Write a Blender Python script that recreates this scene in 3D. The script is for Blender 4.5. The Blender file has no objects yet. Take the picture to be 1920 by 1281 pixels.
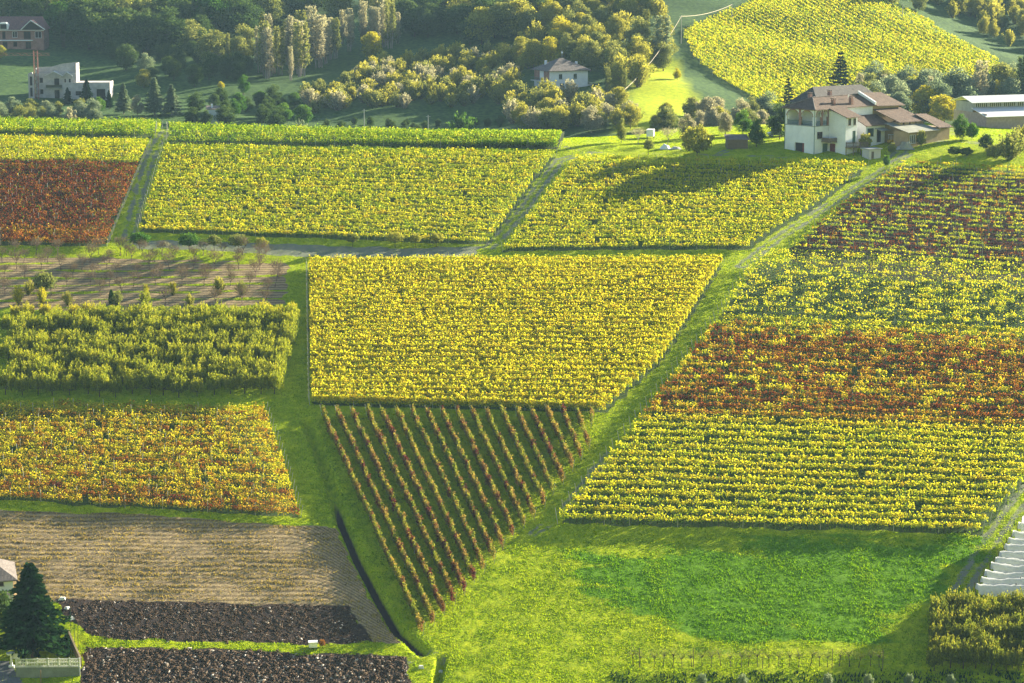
import bpy, math, random
import numpy as np
from mathutils import Vector

S = bpy.context.scene
COL = S.collection
R = math.radians
rng = np.random.default_rng(7)
random.seed(7)

# ------------------------------------------------------------------ camera, light, exposure
F = 4500.0                      # focal length in photograph pixels (1920 wide)
PITCH = R(10.0)
cam = bpy.data.cameras.new('camera')
cam.sensor_width = 36.0
cam.lens = F / 1920.0 * 36.0
cam.clip_start = 0.5
cam.clip_end = 6000
cam_o = bpy.data.objects.new('camera', cam)
cam_o.location = (0, 0, 0)
cam_o.rotation_euler = (R(90) - PITCH, 0, 0)
COL.objects.link(cam_o)
S.camera = cam_o

SUN_AZ, SUN_EL = R(39.0), R(16.0)      # azimuth measured from +X towards +Y
sv = Vector((math.cos(SUN_AZ) * math.cos(SUN_EL), math.sin(SUN_AZ) * math.cos(SUN_EL), math.sin(SUN_EL)))
sun = bpy.data.lights.new('sun', 'SUN')
sun.energy = 5.0
sun.angle = R(0.5)
sun.color = (1.0, 0.92, 0.70)
sun_o = bpy.data.objects.new('sun', sun)
sun_o.rotation_euler = sv.to_track_quat('Z', 'Y').to_euler()
COL.objects.link(sun_o)

world = bpy.data.worlds.new('World')
S.world = world
world.use_nodes = True
wn = world.node_tree
bg = wn.nodes['Background']
sky = wn.nodes.new('ShaderNodeTexSky')
sky.sky_type = 'NISHITA'
sky.sun_disc = False
sky.sun_elevation = SUN_EL
sky.sun_rotation = R(90) - SUN_AZ
sky.air_density = 1.0
sky.dust_density = 1.0
sky.ozone_density = 2.0
wn.links.new(sky.outputs[0], bg.inputs[0])
bg.inputs[1].default_value = 0.05

S.view_settings.view_transform = 'Standard'
S.view_settings.look = 'None'
S.view_settings.gamma = 1.0
S.view_settings.use_curve_mapping = False
S.view_settings.exposure = 2.2
S.render.engine = 'CYCLES'
S.cycles.max_bounces = 6
S.cycles.diffuse_bounces = 1
S.cycles.transmission_bounces = 3
S.cycles.transparent_max_bounces = 4
S.cycles.volume_bounces = 0
S.cycles.use_denoising = True

# ------------------------------------------------------------------ terrain height
def zat(py, Y):
    """height of the sight line through photograph row py at distance Y"""
    return -Y * math.tan(PITCH - math.atan((640.5 - py) / F))

def near(Y):
    return -93.0 + (Y - 285.0) * 0.2113

YK = [-300, -60, -10, 25, 90, 170, 240, 285, 498]
ZK = [-30, -4, -2.5, -8, -70, -98, -101, -93, near(498)]
# (bearing column, [(Y, z), ...]) beyond Y = 498
cols = {
    -200: [(520, near(518)), (528, -43.5), (560, -58), (600, zat(262, 600)), (690, zat(188, 690)), (780, zat(92, 780)), (900, zat(0, 900)), (1100, 20), (1500, 60)],
    300:  [(514, near(513)), (524, -45), (560, -60), (600, zat(275, 600)), (690, zat(195, 690)), (780, zat(100, 780)), (900, zat(0, 900)), (1100, 20), (1500, 60)],
    620:  [(510, near(510)), (520, -46), (560, -64), (600, zat(290, 600)), (660, zat(235, 660)), (700, zat(180, 700)), (780, zat(110, 780)), (900, zat(0, 900)), (1100, 20), (1500, 60)],
    900:  [(508, near(508)), (518, -46.8), (560, -66), (600, zat(295, 600)), (650, zat(240, 650)), (690, zat(180, 690)), (760, zat(100, 760)), (860, zat(0, 860)), (1100, 25), (1500, 60)],
    1050: [(506, near(505)), (530, -47.2), (560, -62), (600, zat(290, 600)), (640, zat(240, 640)), (690, zat(168, 690)), (730, zat(120, 730)), (840, zat(0, 840)), (1100, 25), (1500, 60)],
    1250: [(504, -47.4), (545, -46.6), (580, -56), (610, zat(255, 610)), (650, zat(205, 650)), (700, zat(140, 700)), (740, zat(85, 740)), (820, zat(-10, 820)), (1100, 25), (1500, 60)],
    1380: [(504, -47.4), (550, -46.2), (590, -58), (640, zat(250, 640)), (680, zat(215, 680)), (720, zat(165, 720)), (760, zat(90, 760)), (830, zat(-5, 830)), (1100, 22), (1500, 60)],
    1560: [(504, -47.4), (550, -46.0), (600, -56), (660, zat(235, 660)), (700, zat(200, 700)), (760, zat(110, 760)), (830, zat(5, 830)), (880, -16), (1100, 22), (1500, 60)],
    1640: [(507, near(506)), (545, -45.4), (600, -56), (660, zat(235, 660)), (700, zat(200, 700)), (760, zat(110, 760)), (815, zat(20, 815)), (860, -16), (900, -12), (1100, 20), (1500, 60)],
    1760: [(507, near(506)), (545, -45.4), (580, -54), (640, zat(245, 640)), (700, zat(205, 700)), (760, zat(125, 760)), (800, zat(62, 800)), (850, zat(40, 850)), (900, zat(-10, 900)), (1100, 20), (1500, 60)],
    1900: [(506, near(505)), (540, -46.5), (570, -54), (640, zat(250, 640)), (700, zat(210, 700)), (755, zat(132, 755)), (800, zat(110, 800)), (860, zat(50, 860)), (920, zat(-10, 920)), (1100, 20), (1500, 60)],
    2150: [(506, near(505)), (540, -47), (570, -54), (640, zat(250, 640)), (700, zat(210, 700)), (755, zat(160, 755)), (800, zat(125, 800)), (860, zat(60, 860)), (920, zat(-10, 920)), (1100, 20), (1500, 60)],
}
cpx = np.array(sorted(cols))
cu = (cpx - 960) / F
GY = np.arange(-300, 1501, 2.0)
GU = np.arange(-0.30, 0.3001, 0.005)
prof = []
for c in cpx:
    ys = YK + [p[0] for p in cols[int(c)]]
    zs = ZK + [p[1] for p in cols[int(c)]]
    prof.append(np.interp(GY, ys, zs))
prof = np.array(prof)
TAB = np.array([[np.interp(u, cu, prof[:, j]) for j in range(len(GY))] for u in GU])
ker = np.array([1, 3, 4, 3, 1.0]); ker /= ker.sum()
def blur(a, ax):
    p = np.pad(a, [(2, 2) if i == ax else (0, 0) for i in range(2)], mode='edge')
    n = a.shape[ax]
    return sum(k * (p[i:i + n] if ax == 0 else p[:, i:i + n]) for i, k in enumerate(ker))
T1 = TAB.copy()
for _ in range(3):
    T1 = blur(blur(T1, 1), 0)
T2 = T1.copy()
for _ in range(6):
    T2 = blur(blur(T2, 1), 0)
wfar = np.clip((GY - 560) / 40, 0, 1)[None, :]
TAB = T1 * (1 - wfar) + T2 * wfar

def vnoise(x, y, scale, seed=0):
    """smooth 2D value noise in -1..1 (sum of rotated sines)"""
    r = np.random.default_rng(seed + 100)
    out = np.zeros(np.broadcast(x, y).shape)
    for i in range(6):
        a = r.uniform(0, 6.283); k = (2 * math.pi / scale) * r.uniform(0.6, 1.7)
        out = out + np.sin((x * math.cos(a) + y * math.sin(a)) * k + r.uniform(0, 6.283))
    return out / 3.2

DITCH = None
DITCH2 = None
def seg_dist(x, y, pts):
    d = np.full(np.broadcast(x, y).shape, 1e9)
    for (ax, ay), (bx, by) in zip(pts[:-1], pts[1:]):
        vx, vy = bx - ax, by - ay
        t = np.clip(((x - ax) * vx + (y - ay) * vy) / (vx * vx + vy * vy + 1e-9), 0, 1)
        d = np.minimum(d, np.hypot(x - ax - t * vx, y - ay - t * vy))
    return d

def H0(x, y):
    x = np.asarray(x, float); y = np.asarray(y, float)
    u = np.clip(np.where(y > 120, x / np.maximum(y, 120), 0), GU[0], GU[-1] - 1e-6)
    fu = (u - GU[0]) / 0.005; iu = np.clip(fu.astype(int), 0, len(GU) - 2); fu = fu - iu
    fy = (np.clip(y, GY[0], GY[-1] - 0.01) - GY[0]) / 2.0; iy = fy.astype(int); fy = fy - iy
    z = (TAB[iu, iy] * (1 - fu) * (1 - fy) + TAB[iu + 1, iy] * fu * (1 - fy)
         + TAB[iu, iy + 1] * (1 - fu) * fy + TAB[iu + 1, iy + 1] * fu * fy)
    w = np.clip((y - 60) / 150, 0, 1)
    z = z + w * 0.12 * vnoise(x, y, 26, 3)
    far = np.clip((y - 580) / 60, 0, 1)
    z = z + far * 0.9 * vnoise(x, y, 60, 5)
    # unseen hill added beyond the right edge of frame to shade the upper left
    z = z + 72 * np.exp(-(((x - 290) / 75.0) ** 2 + ((y - 1055) / 70.0) ** 2))
    return z

def H(x, y):
    z = H0(x, y)
    if DITCH is not None:
        z = z - 1.15 * np.exp(-(seg_dist(x, y, DITCH) / 0.85) ** 4)
    if DITCH2 is not None:
        z = z - 1.0 * np.exp(-(seg_dist(x, y, DITCH2) / 0.55) ** 4)
    return z

YS = np.concatenate([np.arange(262, 560, 0.5), np.arange(560, 1200, 1.0)])
def at(px, py, y0=262.0):
    """the point of the hillside seen at photograph pixel px, py"""
    dx = (px - 960.0) / F; dv = (640.5 - py) / F
    d = np.array([dx, math.cos(PITCH) + dv * math.sin(PITCH), -math.sin(PITCH) + dv * math.cos(PITCH)])
    ys = YS[YS >= y0]
    t = ys / d[1]
    g = d[2] * t - H0(d[0] * t, ys)
    k = np.argmax(g < 0)
    if k == 0:
        k = 1
    a, b = g[k - 1], g[k]
    yy = ys[k - 1] + (ys[k] - ys[k - 1]) * np.clip(a / (a - b + 1e-9), 0, 1)
    tt = yy / d[1]
    return float(d[0] * tt), float(yy)
def P(px, py, y0=262.0):
    x, y = at(px, py, y0)
    return Vector((x, y, float(H(x, y))))
def proj(p):
    x, y, z = p
    dep = y * math.cos(PITCH) - z * math.sin(PITCH)
    up = y * math.sin(PITCH) + z * math.cos(PITCH)
    return 960 + F * x / dep, 640.5 - F * up / dep
def grd(pts, y0=262.0):
    return [at(a, b, y0) for a, b in pts]

DITCH_PTS = grd([(577, 790), (600, 850), (622, 910), (640, 975), (668, 1040), (705, 1110), (745, 1180), (792, 1222)])
DITCH2_PTS = grd([(828, 1236), (824, 1262), (815, 1300)])
DITCH, DITCH2 = DITCH_PTS, DITCH2_PTS

# ------------------------------------------------------------------ helpers
def tag(o, label=None, cat=None, group=None, kind=None):
    if label: o['label'] = label
    if cat: o['category'] = cat
    if group: o['group'] = group
    if kind: o['kind'] = kind
    return o
def link(name, data, mat=None, parent=None, loc=None, rz=0.0):
    o = bpy.data.objects.new(name, data)
    COL.objects.link(o)
    if parent is not None: o.parent = parent
    if loc is not None: o.location = loc
    if rz: o.rotation_euler = (0, 0, rz)
    if mat is not None and data is not None:
        if len(data.materials) == 0: data.materials.append(mat)
    return o
def empty(name, loc, rz=0.0, **kw):
    o = link(name, None, loc=loc, rz=rz)
    o.empty_display_size = 0.5
    return tag(o, **kw)
def np_mesh(name, V, Q, attrs=None, smooth=False):
    """mesh from arrays; Q is (n, k) with constant k"""
    V = np.ascontiguousarray(V, dtype=np.float32); Q = np.ascontiguousarray(Q, dtype=np.int32)
    n, k = Q.shape
    me = bpy.data.meshes.new(name)
    me.vertices.add(len(V)); me.vertices.foreach_set('co', V.ravel())
    me.loops.add(n * k); me.loops.foreach_set('vertex_index', Q.ravel())
    me.polygons.add(n)
    me.polygons.foreach_set('loop_start', np.arange(0, n * k, k, dtype=np.int32))
    me.polygons.foreach_set('loop_total', np.full(n, k, dtype=np.int32))
    if smooth: me.polygons.foreach_set('use_smooth', np.ones(n, dtype=bool))
    for an, (dom, arr) in (attrs or {}).items():
        a = me.attributes.new(an, 'FLOAT', dom)
        a.data.foreach_set('value', np.ascontiguousarray(arr, dtype=np.float32))
    me.update(calc_edges=True)
    return me
def leaf_quads(C, size, aspect=1.0, up=0.0, dirs=None, r=None):
    """random small quads centred on C; up>0 makes them stand upright"""
    r = r or rng
    n = len(C)
    a = r.normal(size=(n, 3)) if dirs is None else dirs + r.normal(size=(n, 3)) * 0.25
    if up: a = a * (1 - up) + np.array([0, 0, 1.0]) * up * np.sign(a[:, 2:3] + 1e-6)
    a /= np.linalg.norm(a, axis=1, keepdims=True) + 1e-9
    b = r.normal(size=(n, 3))
    b = np.cross(a, b); b /= np.linalg.norm(b, axis=1, keepdims=True) + 1e-9
    s = (np.asarray(size) * r.uniform(0.7, 1.3, n))[:, None] * 0.5
    a = a * s * aspect; b = b * s
    # leaf-like: a kite rather than a square
    V = np.stack([C - a, C + b * 0.9 - a * 0.1, C + a, C - b * 0.9 - a * 0.1], axis=1).reshape(-1, 3)
    Q = np.arange(4 * n).reshape(n, 4)
    return V, Q

def leaf_tris(C, size, aspect=1.0, r=None):
    r = r or rng
    n = len(C)
    a = r.normal(size=(n, 3)); a /= np.linalg.norm(a, axis=1, keepdims=True) + 1e-9
    b = r.normal(size=(n, 3)); b = np.cross(a, b); b /= np.linalg.norm(b, axis=1, keepdims=True) + 1e-9
    s = (np.asarray(size) * r.uniform(0.7, 1.3, n))[:, None] * 0.62
    V = np.stack([C - a * s * 0.9 - b * s * 0.65, C - a * s * 0.6 + b * s * 0.8, C + a * s * aspect], axis=1).reshape(-1, 3)
    return V, np.arange(3 * n).reshape(n, 3)

class MB:
    """collects boxes, tubes and polygons into one mesh"""
    def __init__(s): s.v = []; s.f = []
    def add(s, vs, fs):
        o = len(s.v); s.v += [tuple(p) for p in vs]; s.f += [tuple(i + o for i in f) for f in fs]; return s
    def box(s, x0, x1, y0, y1, z0, z1):
        return s.add([(x0, y0, z0), (x1, y0, z0), (x1, y1, z0), (x0, y1, z0), (x0, y0, z1), (x1, y0, z1), (x1, y1, z1), (x0, y1, z1)],
                     [(3, 2, 1, 0), (4, 5, 6, 7), (0, 1, 5, 4), (1, 2, 6, 5), (2, 3, 7, 6), (3, 0, 4, 7)])
    def tube(s, p0, p1, r0, r1=None, n=5, cap=True):
        r1 = r0 if r1 is None else r1
        p0 = Vector(p0); p1 = Vector(p1); d = p1 - p0
        if d.length < 1e-6: return s
        a = d.orthogonal().normalized(); b = d.normalized().cross(a)
        vs = []
        for p, r in ((p0, r0), (p1, r1)):
            for i in range(n):
                t = 6.28318 * i / n
                vs.append(p + a * (r * math.cos(t)) + b * (r * math.sin(t)))
        fs = [(i, (i + 1) % n, n + (i + 1) % n, n + i) for i in range(n)]
        if cap: fs += [tuple(range(n - 1, -1, -1)), tuple(range(n, 2 * n))]
        return s.add(vs, fs)
    def slab(s, pts, th):
        """polygon (counter-clockwise from above) thickened downwards"""
        n = len(pts); lo = [(p[0], p[1], p[2] - th) for p in pts]
        return s.add(list(pts) + lo, [tuple(range(n)), tuple(range(2 * n - 1, n - 1, -1))] + [(i, n + i, n + (i + 1) % n, (i + 1) % n) for i in range(n)])
    def prism(s, poly, y0, y1):
        """polygon in x,z extruded along y"""
        n = len(poly)
        return s.add([(p[0], y0, p[1]) for p in poly] + [(p[0], y1, p[1]) for p in poly],
                     [tuple(range(n)), tuple(range(2 * n - 1, n - 1, -1))] + [(i, n + i, n + (i + 1) % n, (i + 1) % n) for i in range(n)])
    def mesh(s, name):
        me = bpy.data.meshes.new(name); me.from_pydata(s.v, [], s.f); me.update(); return me
    def build(s, name, mat, parent=None, loc=None, rz=0.0, smooth=False):
        me = s.mesh(name)
        if smooth: me.polygons.foreach_set('use_smooth', [True] * len(me.polygons))
        return link(name, me, mat, parent, loc, rz)

# ------------------------------------------------------------------ materials
def mat_new(name):
    m = bpy.data.materials.new(name); m.use_nodes = True
    nt = m.node_tree; nt.nodes.clear()
    out = nt.nodes.new('ShaderNodeOutputMaterial')
    return m, nt, out
def N(nt, t, **kw):
    n = nt.nodes.new('ShaderNode' + t)
    for k, v in kw.items():
        if k in n.inputs.keys(): n.inputs[k].default_value = v
        else: setattr(n, k, v)
    return n
def ramp(nt, fac, stops, interp='LINEAR'):
    r = nt.nodes.new('ShaderNodeValToRGB'); r.color_ramp.interpolation = interp
    el = r.color_ramp.elements
    while len(el) > 1: el.remove(el[-1])
    el[0].position = stops[0][0]; el[0].color = (*stops[0][1], 1)
    for p, c in stops[1:]:
        e = el.new(p); e.color = (*c, 1)
    nt.links.new(fac, r.inputs[0]); return r.outputs[0]
def mixc(nt, fac, a, b, blend='MIX'):
    m = nt.nodes.new('ShaderNodeMix'); m.data_type = 'RGBA'; m.blend_type = blend
    for sock, v in ((m.inputs[0], fac), (m.inputs[6], a), (m.inputs[7], b)):
        if isinstance(v, (int, float)): sock.default_value = v
        elif isinstance(v, tuple): sock.default_value = (*v, 1) if len(v) == 3 else v
        else: nt.links.new(v, sock)
    return m.outputs[2]
def math_(nt, op, a, b=None, c=None, clamp=False):
    m = nt.nodes.new('ShaderNodeMath'); m.operation = op; m.use_clamp = clamp
    for i, v in enumerate((a, b, c)):
        if v is None: continue
        if isinstance(v, (int, float)): m.inputs[i].default_value = v
        else: nt.links.new(v, m.inputs[i])
    return m.outputs[0]
def noise(nt, scale, detail=3, vec=None, rough=0.55):
    n = N(nt, 'TexNoise'); n.inputs['Scale'].default_value = scale; n.inputs['Detail'].default_value = detail; n.inputs['Roughness'].default_value = rough
    if vec is not None: nt.links.new(vec, n.inputs['Vector'])
    return n.outputs[0]
def pos(nt, sx=1, sy=1, sz=1):
    g = N(nt, 'NewGeometry'); m = N(nt, 'Mapping'); m.inputs['Scale'].default_value = (sx, sy, sz)
    nt.links.new(g.outputs['Position'], m.inputs['Vector']); return m.outputs[0]
def objpos(nt, sx=1, sy=1, sz=1):
    g = N(nt, 'TexCoord'); m = N(nt, 'Mapping'); m.inputs['Scale'].default_value = (sx, sy, sz)
    nt.links.new(g.outputs['Object'], m.inputs['Vector']); return m.outputs[0]
def attr(nt, name):
    a = N(nt, 'Attribute'); a.attribute_name = name; return a.outputs['Fac']
def surf(nt, out, col, rough=0.8, bump=None, bstr=0.3, bdist=0.05, spec=0.2, metal=0.0):
    b = N(nt, 'BsdfPrincipled'); b.inputs['Roughness'].default_value = rough
    b.inputs['Specular IOR Level'].default_value = spec; b.inputs['Metallic'].default_value = metal
    if isinstance(col, tuple): b.inputs['Base Color'].default_value = (*col, 1)
    else: nt.links.new(col, b.inputs['Base Color'])
    if bump is not None:
        bn = N(nt, 'Bump'); bn.inputs['Strength'].default_value = bstr; bn.inputs['Distance'].default_value = bdist
        nt.links.new(bump, bn.inputs['Height']); nt.links.new(bn.outputs[0], b.inputs['Normal'])
    nt.links.new(b.outputs[0], out.inputs[0]); return b
def leafy(nt, out, col, trans=0.5, dtint=(0.85, 0.95, 1.0), ttint=(1.02, 1.0, 0.7)):
    d = N(nt, 'BsdfDiffuse'); t = N(nt, 'BsdfTranslucent'); m = N(nt, 'MixShader'); m.inputs[0].default_value = trans
    nt.links.new(mixc(nt, 1.0, col, dtint, 'MULTIPLY'), d.inputs[0])
    tc = mixc(nt, 1.0, col, ttint, 'MULTIPLY')
    nt.links.new(tc, t.inputs[0])
    nt.links.new(d.outputs[0], m.inputs[1]); nt.links.new(t.outputs[0], m.inputs[2]); nt.links.new(m.outputs[0], out.inputs[0])

def m_plain(name, col, rough=0.8, var=0.25, scale=1.5, bstr=0.2, metal=0.0, spec=0.2):
    m, nt, out = mat_new(name)
    n1 = noise(nt, scale, 5, objpos(nt)); n2 = noise(nt, scale * 7, 3, objpos(nt))
    f = math_(nt, 'ADD', math_(nt, 'MULTIPLY', n1, 0.65), math_(nt, 'MULTIPLY', n2, 0.35))
    lo = tuple(c * (1 - var) for c in col); hi = tuple(min(1, c * (1 + var)) for c in col)
    surf(nt, out, ramp(nt, f, [(0.3, lo), (0.7, hi)]), rough, n2, bstr, 0.03, spec, metal)
    return m
def m_leaf(name, stops, trans=0.5, rnd=0.22, **kw):
    """foliage: colour by per-leaf tone, shifted per object"""
    m, nt, out = mat_new(name)
    oi = N(nt, 'ObjectInfo')
    t = math_(nt, 'ADD', attr(nt, 'tone'), math_(nt, 'MULTIPLY', math_(nt, 'SUBTRACT', oi.outputs['Random'], 0.5), rnd), clamp=True)
    c = ramp(nt, t, stops)
    c = mixc(nt, 1.0, c, ramp(nt, attr(nt, 'val'), [(0, (0.55, 0.55, 0.55)), (1, (1.3, 1.3, 1.3))]), 'MULTIPLY')
    leafy(nt, out, c, trans, **kw)
    return m

VINE_STOPS = [(0.0, (0.015, 0.05, 0.008)), (0.2, (0.06, 0.17, 0.012)), (0.4, (0.34, 0.44, 0.02)), (0.55, (0.84, 0.74, 0.04)), (0.68, (0.50, 0.27, 0.03)), (0.80, (0.32, 0.09, 0.025)), (0.88, (0.20, 0.05, 0.025)), (1.0, (0.06, 0.018, 0.03))]
M = {}
M['vine'] = m_leaf('vine_leaf', VINE_STOPS, 0.6, 0.0)
M['wedge'] = m_leaf('wedge_vine_leaf', [(0.0, (0.05, 0.09, 0.02)), (0.35, (0.32, 0.33, 0.04)), (0.5, (0.42, 0.29, 0.07)), (0.7, (0.20, 0.085, 0.045)), (0.85, (0.17, 0.035, 0.035)), (1.0, (0.09, 0.025, 0.035))], 0.45, 0.0)
M['gold'] = m_leaf('golden_leaf', [(0, (0.12, 0.15, 0.03)), (0.5, (0.38, 0.36, 0.06)), (1, (0.66, 0.56, 0.10))])
M['yellow'] = m_leaf('yellow_leaf', [(0, (0.16, 0.20, 0.02)), (0.5, (0.55, 0.48, 0.03)), (1, (0.75, 0.6, 0.05))])
M['olive'] = m_leaf('olive_leaf', [(0, (0.07, 0.10, 0.03)), (0.5, (0.23, 0.25, 0.07)), (1, (0.45, 0.42, 0.12))])
M['green'] = m_leaf('green_leaf', [(0, (0.02, 0.06, 0.012)), (0.5, (0.07, 0.17, 0.025)), (1, (0.2, 0.3, 0.04))])
M['dark'] = m_leaf('dark_green_leaf', [(0, (0.03, 0.06, 0.02)), (0.5, (0.07, 0.12, 0.035)), (1, (0.18, 0.22, 0.06))], 0.45)
M['silver'] = m_leaf('silver_leaf', [(0, (0.09, 0.14, 0.09)), (0.5, (0.2, 0.26, 0.17)), (1, (0.45, 0.46, 0.3))])
M['pale'] = m_leaf('pale_leaf', [(0, (0.18, 0.16, 0.13)), (0.5, (0.40, 0.36, 0.26)), (1, (0.62, 0.56, 0.36))])
M['rust'] = m_leaf('rust_leaf', [(0, (0.12, 0.05, 0.03)), (0.5, (0.3, 0.12, 0.05)), (1, (0.5, 0.25, 0.08))])
M['needle'] = m_leaf('conifer_needle', [(0, (0.010, 0.03, 0.012)), (0.5, (0.022, 0.06, 0.022)), (1, (0.06, 0.13, 0.035))], 0.25)
M['shoot'] = m_leaf('orchard_leaf', [(0, (0.12, 0.17, 0.015)), (0.5, (0.34, 0.36, 0.03)), (1, (0.66, 0.56, 0.04))], 0.55)
M['grassblade'] = m_leaf('grass_blade', [(0, (0.02, 0.09, 0.006)), (0.5, (0.27, 0.40, 0.005)), (1, (0.52, 0.58, 0.01))], 0.5, 0.0, dtint=(0.7, 0.9, 1.0), ttint=(1.15, 1.05, 0.6))
M['emerald'] = m_leaf('lush_blade', [(0, (0.015, 0.10, 0.004)), (0.5, (0.15, 0.32, 0.003)), (1, (0.38, 0.50, 0.006))], 0.5, 0.0, dtint=(0.8, 0.95, 1.0), ttint=(1.1, 1.0, 0.5))
M['straw'] = m_leaf('straw', [(0, (0.16, 0.11, 0.05)), (0.5, (0.42, 0.3, 0.1)), (1, (0.6, 0.42, 0.1))], 0.3, 0.0)
M['lowerorch'] = m_leaf('lower_orchard_leaf', [(0, (0.07, 0.11, 0.015)), (0.5, (0.22, 0.25, 0.03)), (1, (0.55, 0.46, 0.06))])
M['twigleaf'] = m_leaf('twig_tips', [(0, (0.10, 0.07, 0.06)), (0.5, (0.2, 0.14, 0.11)), (1, (0.3, 0.2, 0.1))], 0.2)
M['bark'] = m_plain('bark', (0.07, 0.05, 0.04), 0.9)
M['palebark'] = m_plain('pale_bark', (0.32, 0.27, 0.24), 0.9)
M['twig'] = m_plain('bare_twig', (0.16, 0.10, 0.085), 0.9)
M['post'] = m_plain('trellis_post', (0.42, 0.40, 0.34), 0.8)
M['wood'] = m_plain('weathered_wood', (0.16, 0.12, 0.09), 0.85)
M['plaster'] = m_plain('white_plaster', (0.74, 0.75, 0.77), 0.9, 0.12, 0.6)
M['greyplaster'] = m_plain('grey_plaster', (0.52, 0.49, 0.46), 0.9, 0.15, 0.6)
M['ochre'] = m_plain('ochre_plaster', (0.36, 0.27, 0.16), 0.9, 0.25, 0.8)
M['concrete'] = m_plain('concrete', (0.36, 0.36, 0.35), 0.9, 0.25, 0.8)
M['bluewall'] = m_plain('stained_concrete', (0.16, 0.18, 0.20), 0.9, 0.35, 0.8)
M['white'] = m_plain('white_paint', (0.8, 0.8, 0.78), 0.6, 0.06, 1.0)
M['metalroof'] = m_plain('pale_sheet_roof', (0.72, 0.71, 0.68), 0.55, 0.08, 0.4)
M['asbestos'] = m_plain('grey_sheet_roof', (0.27, 0.27, 0.22), 0.85, 0.3, 0.5)
M['glass'] = m_plain('window_glass', (0.03, 0.035, 0.045), 0.15, 0.2, 1.0, 0.0, 0.0, 0.6)
M['darkin'] = m_plain('dark_interior', (0.03, 0.02, 0.02), 0.9)
M['shutter'] = m_plain('brown_shutter', (0.10, 0.06, 0.045), 0.7)
M['greenm'] = m_plain('green_metal', (0.06, 0.12, 0.09), 0.6)
M['rustred'] = m_plain('red_door_paint', (0.16, 0.03, 0.03), 0.7)
M['yellowp'] = m_plain('yellow_paint', (0.6, 0.38, 0.05), 0.6)
M['net'] = None
M['rusty'] = m_plain('rusty_steel', (0.3, 0.13, 0.1), 0.8)
M['brickpale'] = m_plain('pale_brick_wall', (0.38, 0.30, 0.25), 0.9)
M['palestone'] = m_plain('pale_stone', (0.6, 0.6, 0.56), 0.8)
M['asphalt'] = m_plain('asphalt', (0.14, 0.14, 0.15), 0.9, 0.3, 3.0)
M['cable'] = m_plain('cable', (0.6, 0.5, 0.35), 0.5)
M['carpaint'] = m_plain('car_paint', (0.25, 0.3, 0.38), 0.3, 0.05, 1.0, 0.0, 0.3, 0.5)

def m_rows(name, lo, hi, per=0.28, rough=0.85, axis='X', vary=(0.6, 1.35)):
    """roof covering: tile or sheet courses running down the slope, in object space"""
    m, nt, out = mat_new(name)
    w = N(nt, 'TexWave'); w.wave_type = 'BANDS'; w.bands_direction = axis; w.inputs['Scale'].default_value = 1.0 / per / 3.14159 * 1.57; w.inputs['Distortion'].default_value = 1.0; w.inputs['Detail'].default_value = 2
    nt.links.new(objpos(nt), w.inputs['Vector'])
    n1 = noise(nt, 1.1, 6, objpos(nt), 0.7); n2 = noise(nt, 9, 3, objpos(nt), 0.7)
    f = math_(nt, 'ADD', math_(nt, 'MULTIPLY', n1, 0.5), math_(nt, 'MULTIPLY', n2, 0.5))
    c = ramp(nt, f, [(0.36, lo), (0.64, hi)])
    c = mixc(nt, 1.0, c, ramp(nt, n2, [(0.35, (vary[0],) * 3), (0.65, (vary[1],) * 3)]), 'MULTIPLY')
    surf(nt, out, c, rough, w.outputs[1], 0.5, 0.06, 0.15)
    return m
M['tile'] = m_rows('old_clay_tiles', (0.075, 0.05, 0.04), (0.20, 0.135, 0.10))
M['darktile'] = m_rows('dark_tiles', (0.05, 0.05, 0.05), (0.14, 0.12, 0.11))
M['redtile'] = m_rows('red_tiles', (0.13, 0.07, 0.075), (0.25, 0.13, 0.12))
M['greytile'] = m_rows('grey_brown_tiles', (0.10, 0.085, 0.08), (0.24, 0.20, 0.18))
def m_brick(name, a, b, mortar, sc=1.0, bw=0.5, rh=0.16):
    m, nt, out = mat_new(name)
    g = N(nt, 'TexCoord'); sep = N(nt, 'SeparateXYZ'); comb = N(nt, 'CombineXYZ')
    nt.links.new(g.outputs['Object'], sep.inputs[0])
    nt.links.new(math_(nt, 'ADD', sep.outputs[0], sep.outputs[1]), comb.inputs[0]); nt.links.new(sep.outputs[2], comb.inputs[1])
    br = N(nt, 'TexBrick'); br.inputs['Color1'].default_value = (*a, 1); br.inputs['Color2'].default_value = (*b, 1); br.inputs['Mortar'].default_value = (*mortar, 1)
    br.inputs['Scale'].default_value = sc; br.inputs['Brick Width'].default_value = bw; br.inputs['Row Height'].default_value = rh; br.inputs['Mortar Size'].default_value = 0.012
    nt.links.new(comb.outputs[0], br.inputs['Vector'])
    n = noise(nt, 0.8, 5, objpos(nt))
    c = mixc(nt, 1.0, br.outputs[0], ramp(nt, n, [(0.3, (0.75,) * 3), (0.7, (1.2,) * 3)]), 'MULTIPLY')
    surf(nt, out, c, 0.9, br.outputs[1], -0.3, 0.02)
    return m
M['brick'] = m_brick('red_brick', (0.32, 0.15, 0.12), (0.24, 0.11, 0.09), (0.35, 0.3, 0.28))
M['block'] = m_brick('pale_block', (0.55, 0.50, 0.47), (0.48, 0.43, 0.41), (0.38, 0.35, 0.34))

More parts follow.
